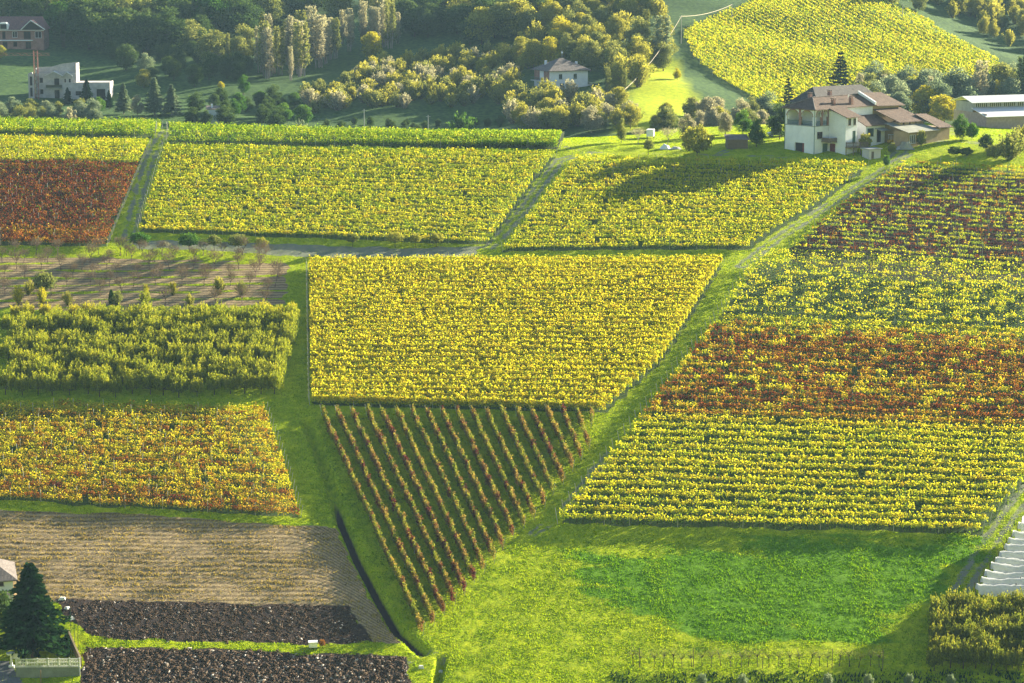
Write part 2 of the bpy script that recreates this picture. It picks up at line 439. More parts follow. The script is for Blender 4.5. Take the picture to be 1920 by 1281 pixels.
# net: half see-through white cloth
m, nt, out = mat_new('hail_net')
nn = noise(nt, 3.0, 4, objpos(nt))
d = N(nt, 'BsdfDiffuse'); t = N(nt, 'BsdfTranslucent'); mx = N(nt, 'MixShader'); mx.inputs[0].default_value = 0.5
cc = ramp(nt, nn, [(0.3, (0.78, 0.77, 0.74)), (0.7, (0.93, 0.92, 0.90))])
nt.links.new(cc, d.inputs[0]); nt.links.new(cc, t.inputs[0]); nt.links.new(d.outputs[0], mx.inputs[1]); nt.links.new(t.outputs[0], mx.inputs[2])
nt.links.new(mx.outputs[0], out.inputs[0]); M['net'] = m

# ground
def ground_material():
    m, nt, out = mat_new('hillside_ground')
    p = pos(nt)
    n_lo = noise(nt, 0.09, 4, p); n_mid = noise(nt, 0.8, 4, p); n_hi = noise(nt, 5.0, 4, p, 0.7)
    pst = pos(nt, 1.2, 5.0, 1.0)
    n_st = noise(nt, 1.4, 4, pst, 0.7)
    g = ramp(nt, n_mid, [(0.3, (0.09, 0.21, 0.003)), (0.5, (0.32, 0.42, 0.004)), (0.7, (0.52, 0.55, 0.005))])
    g = mixc(nt, math_(nt, 'MULTIPLY', n_lo, 0.8), g, (0.52, 0.54, 0.006))
    g = mixc(nt, 1.0, g, ramp(nt, n_hi, [(0.3, (0.6,) * 3), (0.7, (1.3,) * 3)]), 'MULTIPLY')
    lush = mixc(nt, n_hi, (0.07, 0.19, 0.003), (0.18, 0.34, 0.004))
    def edge(name, w=0.35):
        a = math_(nt, 'ADD', attr(nt, name), math_(nt, 'MULTIPLY', math_(nt, 'SUBTRACT', n_mid, 0.5), w * 2))
        a = math_(nt, 'ADD', a, math_(nt, 'MULTIPLY', math_(nt, 'SUBTRACT', n_hi, 0.5), w * 1.6))
        mr = N(nt, 'MapRange'); mr.inputs[1].default_value = 0.35; mr.inputs[2].default_value = 0.65
        nt.links.new(a, mr.inputs[0]); return mr.outputs[0]
    c = mixc(nt, edge('a_lush', 0.5), g, lush)
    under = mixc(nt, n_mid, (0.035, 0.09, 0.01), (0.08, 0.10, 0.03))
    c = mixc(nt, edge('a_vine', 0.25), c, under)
    dk = mixc(nt, n_mid, (0.035, 0.035, 0.024), (0.075, 0.065, 0.04))
    c = mixc(nt, edge('a_bare_shade', 0.25), c, dk)
    tr = mixc(nt, n_hi, (0.17, 0.17, 0.13), (0.34, 0.31, 0.25))
    tr = mixc(nt, math_(nt, 'MULTIPLY', n_mid, 0.45), tr, (0.10, 0.2, 0.03))
    c = mixc(nt, edge('a_track', 0.45), c, tr)
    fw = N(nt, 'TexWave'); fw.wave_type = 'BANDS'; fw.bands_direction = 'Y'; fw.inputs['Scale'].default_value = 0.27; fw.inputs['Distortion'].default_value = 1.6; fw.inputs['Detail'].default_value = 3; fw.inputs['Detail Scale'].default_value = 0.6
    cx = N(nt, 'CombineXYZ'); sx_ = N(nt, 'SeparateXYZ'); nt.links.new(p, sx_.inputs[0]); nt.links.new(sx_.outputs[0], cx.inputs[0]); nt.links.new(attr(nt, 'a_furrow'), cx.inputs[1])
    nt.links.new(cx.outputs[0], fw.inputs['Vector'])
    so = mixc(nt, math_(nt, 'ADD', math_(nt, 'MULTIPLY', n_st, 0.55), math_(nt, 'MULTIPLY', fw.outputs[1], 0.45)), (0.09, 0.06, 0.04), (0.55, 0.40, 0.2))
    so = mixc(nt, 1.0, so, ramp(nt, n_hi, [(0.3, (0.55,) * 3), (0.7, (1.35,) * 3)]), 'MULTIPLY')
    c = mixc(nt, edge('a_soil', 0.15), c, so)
    da = mixc(nt, n_hi, (0.02, 0.014, 0.014), (0.075, 0.05, 0.04))
    c = mixc(nt, edge('a_dark', 0.12), c, da)
    far = ramp(nt, n_mid, [(0.35, (0.03, 0.07, 0.02)), (0.65, (0.08, 0.14, 0.03))])
    c = mixc(nt, attr(nt, 'a_wood'), c, far)
    h = math_(nt, 'ADD', math_(nt, 'MULTIPLY', n_hi, 0.6), math_(nt, 'MULTIPLY', n_st, 0.4))
    surf(nt, out, c, 0.95, h, 0.8, 0.25, 0.1)
    return m
M['ground'] = ground_material()

# ------------------------------------------------------------------ ground zones
def poly_sd(x, y, poly):
    """signed distance, positive inside"""
    pts = poly + [poly[0]]
    d = seg_dist(x, y, pts)
    ins = np.zeros(x.shape, bool)
    for (ax, ay), (bx, by) in zip(pts[:-1], pts[1:]):
        c = ((ay > y) != (by > y))
        with np.errstate(divide='ignore', invalid='ignore'):
            xi = ax + (y - ay) / (by - ay + 1e-12) * (bx - ax)
        ins ^= c & (x < xi)
    return np.where(ins, d, -d)
def line_zone(x, y, pxs, w):
    return w - seg_dist(x, y, grd(pxs))

Z_SOIL = [grd([(-60, 958), (200, 962), (400, 975), (632, 992), (655, 1050), (700, 1130), (748, 1204), (690, 1206), (650, 1140), (-60, 1130)])]
Z_DARK = [grd([(100, 1122), (300, 1128), (655, 1136), (700, 1205), (400, 1204), (180, 1196), (120, 1150)]),
          grd([(158, 1214), (300, 1216), (520, 1222), (762, 1232), (770, 1310), (150, 1310)])]
Z_ORCH = [grd([(-60, 482), (200, 484), (400, 490), (540, 492), (535, 570), (300, 585), (-60, 580)])]
Z_BARE = [grd([(240, 450), (430, 455), (600, 460), (760, 466), (905, 462), (890, 480), (700, 484), (570, 482), (400, 470), (260, 466)])]
Z_BARE_SHADE = [grd([(1482, 468), (1960, 500), (1960, 532), (1700, 525), (1480, 490)]), grd([(1690, 322), (1960, 332), (1960, 500), (1482, 466), (1600, 380)])]  # first strip: shade over grass painted dark; second plot: dark vineyard soil
Z_LUSH = [grd([(1090, 1040), (1290, 1035), (1450, 1010), (1850, 1010), (1760, 1120), (1640, 1190), (1420, 1210), (1300, 1190), (1120, 1110)])]
Z_VINE = []
T_TRACKS = [([(315, 245), (300, 262), (280, 300), (262, 360), (248, 420), (240, 448)], 1.5),
            ([(1100, 288), (1050, 300), (1010, 350), (985, 390), (950, 430), (915, 465)], 1.4),
            ([(1700, 290), (1640, 330), (1560, 380), (1500, 420), (1440, 460), (1390, 500)], 1.3),
            ([(1145, 850), (1115, 885), (1080, 930), (1040, 975), (1000, 1000)], 1.0),
            ([(1960, 880), (1920, 930), (1860, 1010), (1800, 1110), (1775, 1150)], 1.5),
            ([(1060, 276), (1100, 285), (1160, 288), (1300, 289), (1390, 292), (1480, 295)], 0.8),
            ([(1370, 280), (1345, 290)], 1.0),
            ([(1670, 300), (1690, 285), (1700, 270), (1720, 268), (1775, 262), (1830, 268)], 1.6),
            ([(765, 1240), (800, 1222), (830, 1232)], 0.8)]

def zone_attrs(x, y):
    n = vnoise(x, y, 5, 11) * 0.45
    def w(zs, soft=0.6):
        a = np.zeros(x.shape)
        for z in zs: a = np.maximum(a, np.clip(0.5 + (poly_sd(x, y, z) + n) / soft, 0, 1))
        return a
    A = {}
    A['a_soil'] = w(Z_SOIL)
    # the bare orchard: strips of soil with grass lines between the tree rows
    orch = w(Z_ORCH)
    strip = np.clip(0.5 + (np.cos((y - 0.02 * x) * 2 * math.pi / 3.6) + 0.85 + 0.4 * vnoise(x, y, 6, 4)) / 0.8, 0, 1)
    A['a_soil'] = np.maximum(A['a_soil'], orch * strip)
    A['a_dark'] = np.maximum(w(Z_DARK), np.clip(1.25 - seg_dist(x, y, DITCH_PTS) / 0.7, 0, 1) * np.clip((342 - y) / 12, 0.35, 1))
    A['a_bare_shade'] = w(Z_BARE_SHADE)
    A['a_lush'] = np.clip(0.5 + (poly_sd(x, y, Z_LUSH[0]) + 2.6 * vnoise(x * 0.5, y, 7, 13) + 1.0 * vnoise(x * 0.4, y, 2.2, 14)) / 5.0, 0, 1)
    t = np.zeros(x.shape)
    for pxs, wd in T_TRACKS:
        d_ = line_zone(x, y, pxs, wd)
        t = np.maximum(t, np.clip(0.5 + (d_ + n * 0.5) / 0.9, 0, 1) * 0.74 - 0.4 * np.clip((d_ - wd * 0.62) / (wd * 0.2), 0, 1) - 0.25 * np.clip(vnoise(x, y, 8, 12) * 1.5, 0, 1))
    A['a_track'] = np.maximum(t, w(Z_BARE) * 0.95)
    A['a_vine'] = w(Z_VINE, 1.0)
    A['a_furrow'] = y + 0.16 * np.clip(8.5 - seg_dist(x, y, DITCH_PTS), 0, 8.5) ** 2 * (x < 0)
    A['a_wood'] = np.clip((y - 560) / 30, 0, 1) * np.clip(0.5 - (poly_sd(x, y, Z_BRIGHT[0]) + n) / 3, 0, 1)
    return A
Z_BRIGHT = [grd([(1150, 250), (1165, 205), (1190, 140), (1215, 105), (1265, 110), (1290, 165), (1340, 215), (1400, 250)], 600)]
# ------------------------------------------------------------------ vineyards: where they lie
def tone_F1(u, v, n): return 0.36 + 0.10 * n
def tone_F2(u, v, n): return 0.50 + 0.07 * n
def tone_F3(u, v, n): return 0.87 + 0.10 * n - 0.08 * (v > 0.85) 
def tone_F4(u, v, n): return 0.475 + 0.08 * n + 0.03 * v
def tone_F5(u, v, n): return 0.495 + 0.07 * n
def tone_F6(u, v, n):
    base = 0.46 + 0.50 * np.clip(1.3 * np.sin(v * 73 + 3 * n) + 0.3 + 0.8 * n, 0, 1)
    base = np.where(v < 0.16, 0.50 + 0.1 * n, base)
    return base + 0.1 * n
def tone_F7(u, v, n): return 0.55 + 0.025 * n
def tone_F8(u, v, n):
    red = np.clip((v - 0.31 + 0.02 * n) / 0.04, 0, 1) * np.clip((0.70 - v - 0.03 * n) / 0.05, 0, 1)
    return 0.51 + 0.05 * n + red * (0.18 + 0.16 * np.clip(n + 0.2, -0.8, 1))
def tone_F9(u, v, n):
    return 0.62 + 0.12 * np.clip(n * 1.3 - 0.1, -0.5, 2.0) + 0.06 * (v > 0.85)
def tone_FB(u, v, n): return 0.485 + 0.06 * n

# name, left edge, right edge (photograph pixels, back to front), row spacing, leaves per metre, leaf size, canopy low/high, gap, tone, phrase
FIELDS = [
    dict(key='hilltop_left', L=[(-50, 226), (-50, 250)], Rr=[(302, 237), (288, 260)], sp=2.3, dens=92, size=0.22, h=(0.6, 1.7), tone=tone_F1, gap=0.0, word='green and yellow', place='on the hilltop left of the gap'),
    dict(key='hilltop_right', L=[(329, 240), (316, 270)], Rr=[(1054, 262), (1044, 281)], sp=2.3, dens=92, size=0.22, h=(0.6, 1.7), tone=tone_F1, gap=0.0, word='green and yellow', place='on the hilltop right of the gap'),
    dict(key='upper_left', L=[(-50, 266), (-50, 306)], Rr=[(279, 274), (262, 310)], sp=2.2, dens=100, size=0.2, h=(0.55, 1.5), tone=tone_F2, gap=0.05, word='olive yellow', place='above the red vineyard'),
    dict(key='red', L=[(-50, 314), (-50, 458)], Rr=[(259, 318), (198, 463)], sp=2.15, dens=105, size=0.2, h=(0.55, 1.5), tone=tone_F3, gap=0.05, word='dark red', place='in the upper left vineyard'),
    dict(key='upper_middle', L=[(309, 283), (262, 436)], Rr=[(1040, 296), (1000, 345), (918, 460)], sp=2.4, dens=110, size=0.2, h=(0.65, 1.4), tone=tone_F4, gap=0.06, word='yellow green', place='in the wide upper vineyard'),
    dict(key='shadowed', L=[(1078, 302), (1000, 400), (945, 472)], Rr=[(1624, 318), (1530, 390), (1405, 468)], sp=2.4, dens=95, size=0.2, h=(0.65, 1.4), tone=tone_F5, gap=0.12, word='yellow', place='in the vineyard below the farmhouse'),
    dict(key='striped', L=[(1690, 309), (1600, 370), (1484, 466)], Rr=[(1985, 322), (1985, 400), (1985, 500)], sp=2.35, dens=62, size=0.17, h=(0.5, 0.92), tone=tone_F6, gap=0.02, word='purple and green striped', place='in the upper right vineyard'),
    dict(key='central', L=[(579, 502), (584, 760)], Rr=[(1354, 498), (1240, 682), (1135, 774)], sp=2.2, dens=185, size=0.215, h=(0.45, 1.75), tone=tone_F7, gap=0.0, word='bright yellow', place='in the central vineyard'),
    dict(key='right', L=[(1425, 488), (1332, 625), (1192, 802), (1049, 982)], Rr=[(1990, 520), (1990, 700), (1950, 880), (1838, 1002)], sp=2.5, dens=105, size=0.2, h=(0.8, 1.6), tone=tone_F8, gap=0.10, word='yellow and rust', place='in the large right vineyard'),
    dict(key='lower_left', L=[(-50, 764), (-50, 934)], Rr=[(496, 775), (530, 870), (561, 970)], sp=2.0, dens=120, size=0.165, h=(0.4, 1.3), tone=tone_F9, gap=0.06, word='golden orange', place='in the lower left vineyard'),
]
def edge_at(pts, t):
    ys = [p[1] for p in pts]; tot = ys[0] - ys[-1]
    y = ys[0] - t * tot
    for a, b in zip(pts[:-1], pts[1:]):
        if a[1] >= y >= b[1] - 1e-6:
            k = (a[1] - y) / (a[1] - b[1] + 1e-9)
            return a[0] + k * (b[0] - a[0]), y
    return pts[-1]
for f in FIELDS:
    f['gl'] = grd(f['L']); f['gr'] = grd(f['Rr'])
    Z_VINE.append(f['gl'] + f['gr'][::-1])
TRI_TOP = [(604 + 28.1 * k, 781 + (k % 3) * 1.2) for k in range(19)]
TRI_BOT = [(792, 1191), (812, 1173), (831, 1154), (852, 1134), (870, 1115), (888, 1093), (907, 1074), (926, 1056), (942, 1031), (961, 1009), (981, 990), (1001, 974), (1020, 953), (1036, 927), (1055, 908), (1073, 884), (1089, 863), (1104, 843), (1108, 801)]

# ------------------------------------------------------------------ the ground itself
def grid_sheet(us, ys, polar=True):
    U, Y = np.meshgrid(us, ys)
    X = U * Y if polar else U
    return X, Y
def quads(nu, ny):
    i = np.arange(nu - 1)[None, :] + (np.arange(ny - 1) * nu)[:, None]
    return np.stack([i, i + 1, i + nu + 1, i + nu], -1).reshape(-1, 4)
def sub_mesh(name, V, Q, sel, A):
    q = Q[sel]
    used, inv = np.unique(q, return_inverse=True)
    me = np_mesh(name, V[used], inv.reshape(-1, 4), {k: ('POINT', a[used]) for k, a in A.items()}, smooth=True)
    me.materials.append(M['ground']); return me

us = np.arange(-0.262, 0.262, 0.00125)
ys = np.concatenate([np.arange(268, 470, 0.6), np.arange(470, 566, 0.8)])
X, Y = grid_sheet(us, ys)
Z = H(X, Y)
n_hi = vnoise(X, Y, 1.7, 21) * 0.03 + vnoise(X, Y, 4, 22) * 0.04
V = np.stack([X, Y, Z + n_hi], -1).reshape(-1, 3)
Q = quads(len(us), len(ys))
A = {k: a.ravel() for k, a in zone_attrs(X, Y).items()}
cen = {k: a[Q].mean(1) for k, a in A.items()}
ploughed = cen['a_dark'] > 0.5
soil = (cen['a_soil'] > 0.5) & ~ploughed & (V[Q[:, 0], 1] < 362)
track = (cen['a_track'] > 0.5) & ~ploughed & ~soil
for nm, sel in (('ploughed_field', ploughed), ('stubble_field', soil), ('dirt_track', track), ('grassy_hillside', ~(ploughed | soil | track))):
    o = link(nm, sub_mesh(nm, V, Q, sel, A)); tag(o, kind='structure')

us = np.concatenate([np.linspace(-1.3, -0.3, 12), np.arange(-0.28, 0.2801, 0.004), np.linspace(0.3, 1.3, 40)])
ys = np.concatenate([np.arange(560, 960, 3.0), np.arange(960, 1461, 12.0)])
X, Y = grid_sheet(us, ys); Z = H(X, Y) - 0.15 * np.clip((575 - Y) / 15, 0, 1)
A = {k: a.ravel() for k, a in zone_attrs(X, Y).items()}
Q = quads(len(us), len(ys)); V = np.stack([X, Y, Z], -1).reshape(-1, 3)
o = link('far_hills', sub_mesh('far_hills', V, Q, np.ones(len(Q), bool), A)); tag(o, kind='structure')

# the rest of the ground, out of the picture: the valley before the camera and the slopes to either side
def plain_sheet(name, xs, ys, drop):
    X, Y = np.meshgrid(xs, ys); Z = H(X, Y) - drop
    Q = quads(len(xs), len(ys)); V = np.stack([X, Y, Z], -1).reshape(-1, 3)
    A = {k: np.zeros(X.size) for k in ('a_soil', 'a_dark', 'a_bare_shade', 'a_lush', 'a_track', 'a_vine', 'a_wood', 'a_furrow')}
    me = sub_mesh(name, V, Q, np.ones(len(Q), bool), A)
    return tag(link(name, me), kind='structure')
plain_sheet('valley_ground', np.arange(-760, 761, 20.0), np.arange(-240, 270.1, 10.0), 0.0)
plain_sheet('western_slope', np.concatenate([np.arange(-760, -120, 20.0), [-118, -104, -90, -78, -69.5]]), np.arange(268, 572, 8.0), 0.3)
plain_sheet('eastern_slope', np.concatenate([[69.5, 78, 90, 104, 118], np.arange(120, 761, 20.0)]), np.arange(268, 572, 8.0), 0.3)

# ------------------------------------------------------------------ vine rows
ORD = ['first', 'second', 'third', 'fourth', 'fifth', 'sixth', 'seventh', 'eighth', 'ninth', 'tenth', 'eleventh', 'twelfth', 'thirteenth', 'fourteenth', 'fifteenth', 'sixteenth', 'seventeenth', 'eighteenth', 'nineteenth', 'twentieth']
TENS = {2: 'twenty', 3: 'thirty', 4: 'forty', 5: 'fifty'}
def ordinal(n):
    if n <= 20: return ORD[n - 1]
    t, u = divmod(n, 10)
    return {2: 'twentieth', 3: 'thirtieth', 4: 'fortieth', 5: 'fiftieth'}[t] if u == 0 else TENS[t] + '-' + ORD[u - 1]
POST = MB().tube((0, 0, -0.2), (0, 0, 1.85), 0.05, 0.045, 4).mesh('trellis_post')
POST.materials.append(M['post'])
POST_W = MB().tube((0, 0, -0.2), (0, 0, 2.3), 0.075, 0.07, 4).mesh('trellis_post')
POST_W.materials.append(M['post'])
def vine_row(p0, p1, f, v, label, group, seed, post_step=6.0, path=None):
    """one trellised row from ground point p0 to p1"""
    r = np.random.default_rng(seed)
    (x0, y0), (x1, y1) = p0, p1
    L = math.hypot(x1 - x0, y1 - y0)
    dx, dy = (x1 - x0) / L, (y1 - y0) / L
    if path is None: bend = lambda s_: (0.0 * s_, 0.0 * s_)
    else:
        pa = np.array(path); sl = np.linspace(0, L, len(pa)); tt_ = (pa[:, 0] - x0) * dx + (pa[:, 1] - y0) * dy; off_ = -(pa[:, 0] - x0) * dy + (pa[:, 1] - y0) * dx
        bend = lambda s_: (-dy * np.interp(s_, tt_, off_), dx * np.interp(s_, tt_, off_))
    z0 = float(H(x0, y0))
    root = empty('vine_row', (x0, y0, z0), label=label, cat='vine row', group=group)
    n = int(L * f['dens'])
    s = r.uniform(0, L, n)
    # vines stand about a metre apart; each grows a little differently
    k = np.floor(s / 0.95).astype(int)
    nv = int(L / 0.95) + 2
    hv = r.normal(1.0, 0.06, nv); dv = r.uniform(0.8 if f['key'] == 'central' else 0.5, 1.0, nv); tv = r.normal(0, 1, nv); lv = r.normal(0, 0.08, nv)
    gap = f['gap']
    big = vnoise(x0 + dx * s, (y0 + dy * s) * 3.0, 7.0, 31)
    dead = r.uniform(0, 1, nv) < gap * 0.08
    keep = (r.uniform(0, 1, n) < dv[k]) & ~dead[k] & (r.uniform(0, 1, n) > gap * 1.6 * (big > 0.25))
    if f['key'] == 'right' and v < 0.29:      # thin high canopies with posts showing at the top of the block
        keep &= (r.uniform(0, 1, n) > 0.40 + 0.5 * (vnoise(x0 + dx * s, (y0 + dy * s) * 2, 6.0, 77) > 0.0))
    s, k = s[keep], k[keep]; n = len(s)
    lo, hi = f['h']
    if f['key'] == 'right' and v < 0.29: lo, hi = 1.35, 2.15
    q = r.beta(1.6, 1.25, n)
    hh = lo + (hi * hv[k] - lo) * q
    shoot = r.uniform(0, 1, n) < 0.07
    hh = np.where(shoot, hi * hv[k] + r.uniform(0, 0.4, n), hh)
    off = r.normal(0, 0.12, n) + lv[k] + 0.05 * np.sin(s * 0.7)
    bX, bY = bend(s)
    px_ = x0 + dx * s - dy * off + bX; py_ = y0 + dy * s + dx * off + bY
    zz = H0(px_, py_) + hh
    C = np.stack([px_ - x0, py_ - y0, zz - z0], -1)
    Vv, Qq = leaf_tris(C, f['size'] * 1.12, 1.1, r=r)
    u = s / L
    nz = vnoise(px_, py_, f.get('patch', 5.0), 41) * 0.65 + tv[k] * 0.35
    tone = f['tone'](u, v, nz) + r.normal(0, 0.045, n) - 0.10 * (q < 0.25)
    tone = np.where(r.uniform(0, 1, n) < 0.06, 0.25, tone)
    val = np.clip(r.normal(0.5, 0.14, n), 0, 1)
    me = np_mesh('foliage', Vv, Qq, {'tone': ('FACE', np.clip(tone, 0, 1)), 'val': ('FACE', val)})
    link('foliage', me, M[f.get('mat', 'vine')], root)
    # stems
    ks = np.arange(nv - 1)[~dead[:nv - 1]]
    ss = (ks + 0.5) * 0.95; ss = ss[ss < L]
    bX, bY = bend(ss); bx, by = x0 + dx * ss + bX, y0 + dy * ss + bY; bz = H0(bx, by)
    w = 0.035; top = lo + 0.35
    V3 = []
    for a in (0, 2.09, 4.19):
        ox, oy = w * math.cos(a), w * math.sin(a)
        V3.append(np.stack([bx + ox - x0, by + oy - y0, bz - z0 - 0.05], -1)); V3.append(np.stack([bx + ox * 0.7 - x0 + r.normal(0, 0.04, len(ss)), by + oy * 0.7 - y0, bz - z0 + top], -1))
    V3 = np.stack(V3, 1).reshape(-1, 3)
    b6 = (np.arange(len(ss)) * 6)[:, None]
    Q3 = np.concatenate([b6 + np.array([[0, 2, 3, 1]]), b6 + np.array([[2, 4, 5, 3]]), b6 + np.array([[4, 0, 1, 5]])])
    if len(ss):
        o = link('stems', np_mesh('stems', V3, Q3), M['bark'], root); tag(o, kind='stuff')
    # posts
    npost = max(2, int(round(L / post_step)) + 1)
    for i in range(npost):
        t = i / (npost - 1)
        if 0 < i < npost - 1: t += random.uniform(-0.45, 0.45) / (npost - 1)
        x, y = x0 + (x1 - x0) * t, y0 + (y1 - y0) * t
        bX, bY = bend(L * t); x += float(bX); y += float(bY)
        if i in (0, npost - 1):
            e = 0.25 if i else -0.25
            x += dx * e; y += dy * e
        o = link('trellis_post', POST_W if i in (0, npost - 1) and f['key'] == 'right' else POST, None, root, (x - x0, y - y0, float(H0(x, y)) - z0))
        lean = 0.16 if i == 0 else (-0.16 if i == npost - 1 else random.uniform(-0.04, 0.04))
        o.rotation_euler = (random.uniform(-0.04, 0.04), -lean if i == 0 else (0.16 if i == npost - 1 else lean), 0)
    return root

seed = 1000
for f in FIELDS:
    dl = f['gl'][0][1] - f['gl'][-1][1]; dr = f['gr'][0][1] - f['gr'][-1][1]
    nrow = int(round((dl + dr) / 2 / f['sp'])) + 1
    for k in range(nrow):
        t = k / (nrow - 1)
        p0, p1 = edge_at(f['gl'], t), edge_at(f['gr'], t)
        front = nrow - k
        if front == 1: lab = f"front lowest row of {f['word']} vines {f['place']}"
        elif k == 0: lab = f"rearmost row of {f['word']} vines {f['place']}"
        else: lab = f"{ordinal(front)} row from the front, {f['word']} vines {f['place']}"
        seed += 1
        vine_row(p0, p1, f, t, lab, f"rows of {f['word']} vines {f['place']}", seed)

# the wedge of red rows that run down the slope
TRI_F = dict(key='wedge', mat='wedge', dens=210, size=0.2, h=(0.3, 1.6), gap=0.05, patch=4.0,
             tone=lambda u, v, n: 0.5 + 0.34 * np.clip(n + 0.1 + v, -1.1, 1.3))
for k, (a, b) in enumerate(zip(TRI_TOP, TRI_BOT)):
    seed += 1
    if k == 0: lab = 'leftmost and longest row of reddish vines in the wedge beside the ditch'
    elif k == 18: lab = 'tiny stub row of reddish vines at the right tip of the wedge'
    else: lab = f'{ordinal(k + 1)} reddish vine row from the ditch in the green wedge'
    vine_row(at(*a), at(*b), TRI_F, random.uniform(-0.3, 0.2), lab, 'reddish vine rows running down the green wedge', seed, 5.0)

# the yellow vineyard on the far hillside
FB = dict(key='far', dens=50, size=0.3, h=(0.5, 1.4), gap=0.05, tone=tone_FB)
nb = 54
rows_b = []
for k in range(nb):
    t = k / (nb - 1)
    # rows fall to the right; start points climb the left edge of the block, then run along the top
    a = (1290 + 60 * 0, 0)
    c = 128 + (6 - 128 - 205) * t * 1.0       # screen height of the row at x = 1290
    pts = []
    for px in np.arange(1283, 1935, 6.0):
        py = c + (px - 1290) * (0.56 - 0.05 * t)
        lim_low = np.interp(px, [1275, 1300, 1345, 1420, 1505, 1600, 1730, 1800, 1890, 1935], [62, 112, 150, 192, 236, 250, 236, 220, 140, 128])
        lim_top = np.interp(px, [1275, 1300, 1400, 1440, 1640, 1700, 1890, 1935], [62, 48, 8, -16, -8, 20, 128, 150])
        if lim_top < py < lim_low and py > -16: pts.append((px, py))
    if len(pts) > 6: rows_b.append(pts)
for k, pts in enumerate(rows_b):
    seed += 1
    gp_ = [at(a_, b_, 600.0) for a_, b_ in pts[::4]] + [at(*pts[-1], 600.0)]
    g0, g1 = gp_[0], gp_[-1]
    if k == 0: lab = 'lowest row of yellow vines on the far hillside vineyard'
    elif k == len(rows_b) - 1: lab = 'topmost row of yellow vines on the far hillside vineyard'
    else: lab = f'{ordinal(k + 1)} row from the bottom of the yellow far hillside vineyard'
    vine_row(g0, g1, FB, k / len(rows_b), lab, 'rows of yellow vines on the far hillside', seed, 14.0, gp_)

# ------------------------------------------------------------------ grass tufts, straw and clods
def in_zones(x, y, zs):
    ok = np.zeros(x.shape, bool)
    for z in zs: ok |= poly_sd(x, y, z) > 0
    return ok
def blades(name, x, y, hgt, wid, tone, mat, label, cat, lean=0.35):
    n = len(x)
    z = H(x, y)
    a = rng.uniform(0, 6.283, n); w = wid * rng.uniform(0.6, 1.4, n); h = hgt * rng.uniform(0.5, 1.5, n)
    ca, sa = np.cos(a), np.sin(a)
    lx, ly = rng.normal(0, lean, n) * h, rng.normal(0, lean, n) * h
    B0 = np.stack([x - ca * w, y - sa * w, z - 0.03], -1); B1 = np.stack([x + ca * w, y + sa * w, z - 0.03], -1)
    T1 = np.stack([x + ca * w * 0.8 + lx, y + sa * w * 0.8 + ly, z + h * 0.9], -1)
    T0 = np.stack([x - ca * w * 0.5 + lx * 1.2, y - sa * w * 0.5 + ly * 1.2, z + h], -1)
    Vv = np.stack([B0, B1, T0], 1).reshape(-1, 3); Qq = np.arange(3 * n).reshape(n, 3)
    me = np_mesh(name, Vv, Qq, {'tone': ('FACE', np.clip(tone, 0, 1)), 'val': ('FACE', np.clip(rng.normal(0.55, 0.2, n), 0, 1))})
    o = link(name, me, mat); tag(o, label, cat, kind='stuff'); return o

n = 1500000
Yt = rng.uniform(272, 545, n); Xt = rng.uniform(-0.235, 0.235, n) * Yt
Az = zone_attrs(Xt, Yt)
bad = (Az['a_soil'] > 0.45) | (Az['a_dark'] > 0.4) | (Az['a_vine'] > 0.5) | (rng.uniform(0, 1, n) < Az['a_track'] * 0.93)
prob = np.where(Yt > 430, 0.6, 1.0)
ok = ~bad & (rng.uniform(0, 1, n) < prob)
Xt, Yt = Xt[ok], Yt[ok]; lush = Az['a_lush'][ok] 
patch = vnoise(Xt, Yt, 9, 51); fine = vnoise(Xt, Yt, 2.2, 52)
clump = np.clip(0.8 + (0.18 + 0.12 * lush) * fine + 0.2 * patch, 0.2, 1.25)
isl = rng.uniform(0, 1, len(Xt)) < np.clip(lush * 1.3 - 0.1, 0, 1)
tone = 0.55 + 0.14 * patch + 0.12 * rng.normal(size=len(Xt))
m_ = ~isl
blades('meadow_grass', Xt[m_], Yt[m_], 0.15 * clump[m_], 0.075, tone[m_], M['grassblade'], 'short sunlit green grass covering the lanes and meadow', 'grass')
blades('lush_grass', Xt[isl], Yt[isl], 0.17 * clump[isl], 0.08, 0.45 + 0.12 * patch[isl] + 0.1 * rng.normal(size=isl.sum()), M['emerald'], 'darker emerald green patch of lush grass in the near meadow', 'grass')
# grass between the wedge rows and between the vineyard blocks' open rows
n = 150000
wz = [grd([(590, 780), (1120, 790), (1115, 850), (800, 1200), (780, 1190), (600, 850)]), Z_VINE[8]]
Yt = rng.uniform(300, 440, n); Xt = rng.uniform(-0.235, 0.235, n) * Yt
ok = in_zones(Xt, Yt, wz); Xt, Yt = Xt[ok], Yt[ok]
blades('row_grass', Xt, Yt, 0.16 * np.clip(0.7 + 0.6 * vnoise(Xt, Yt, 2, 53), 0.1, 1.3), 0.1, 0.35 + 0.15 * rng.normal(size=len(Xt)), M['grassblade'], 'dark green grass growing between the vine rows', 'grass')
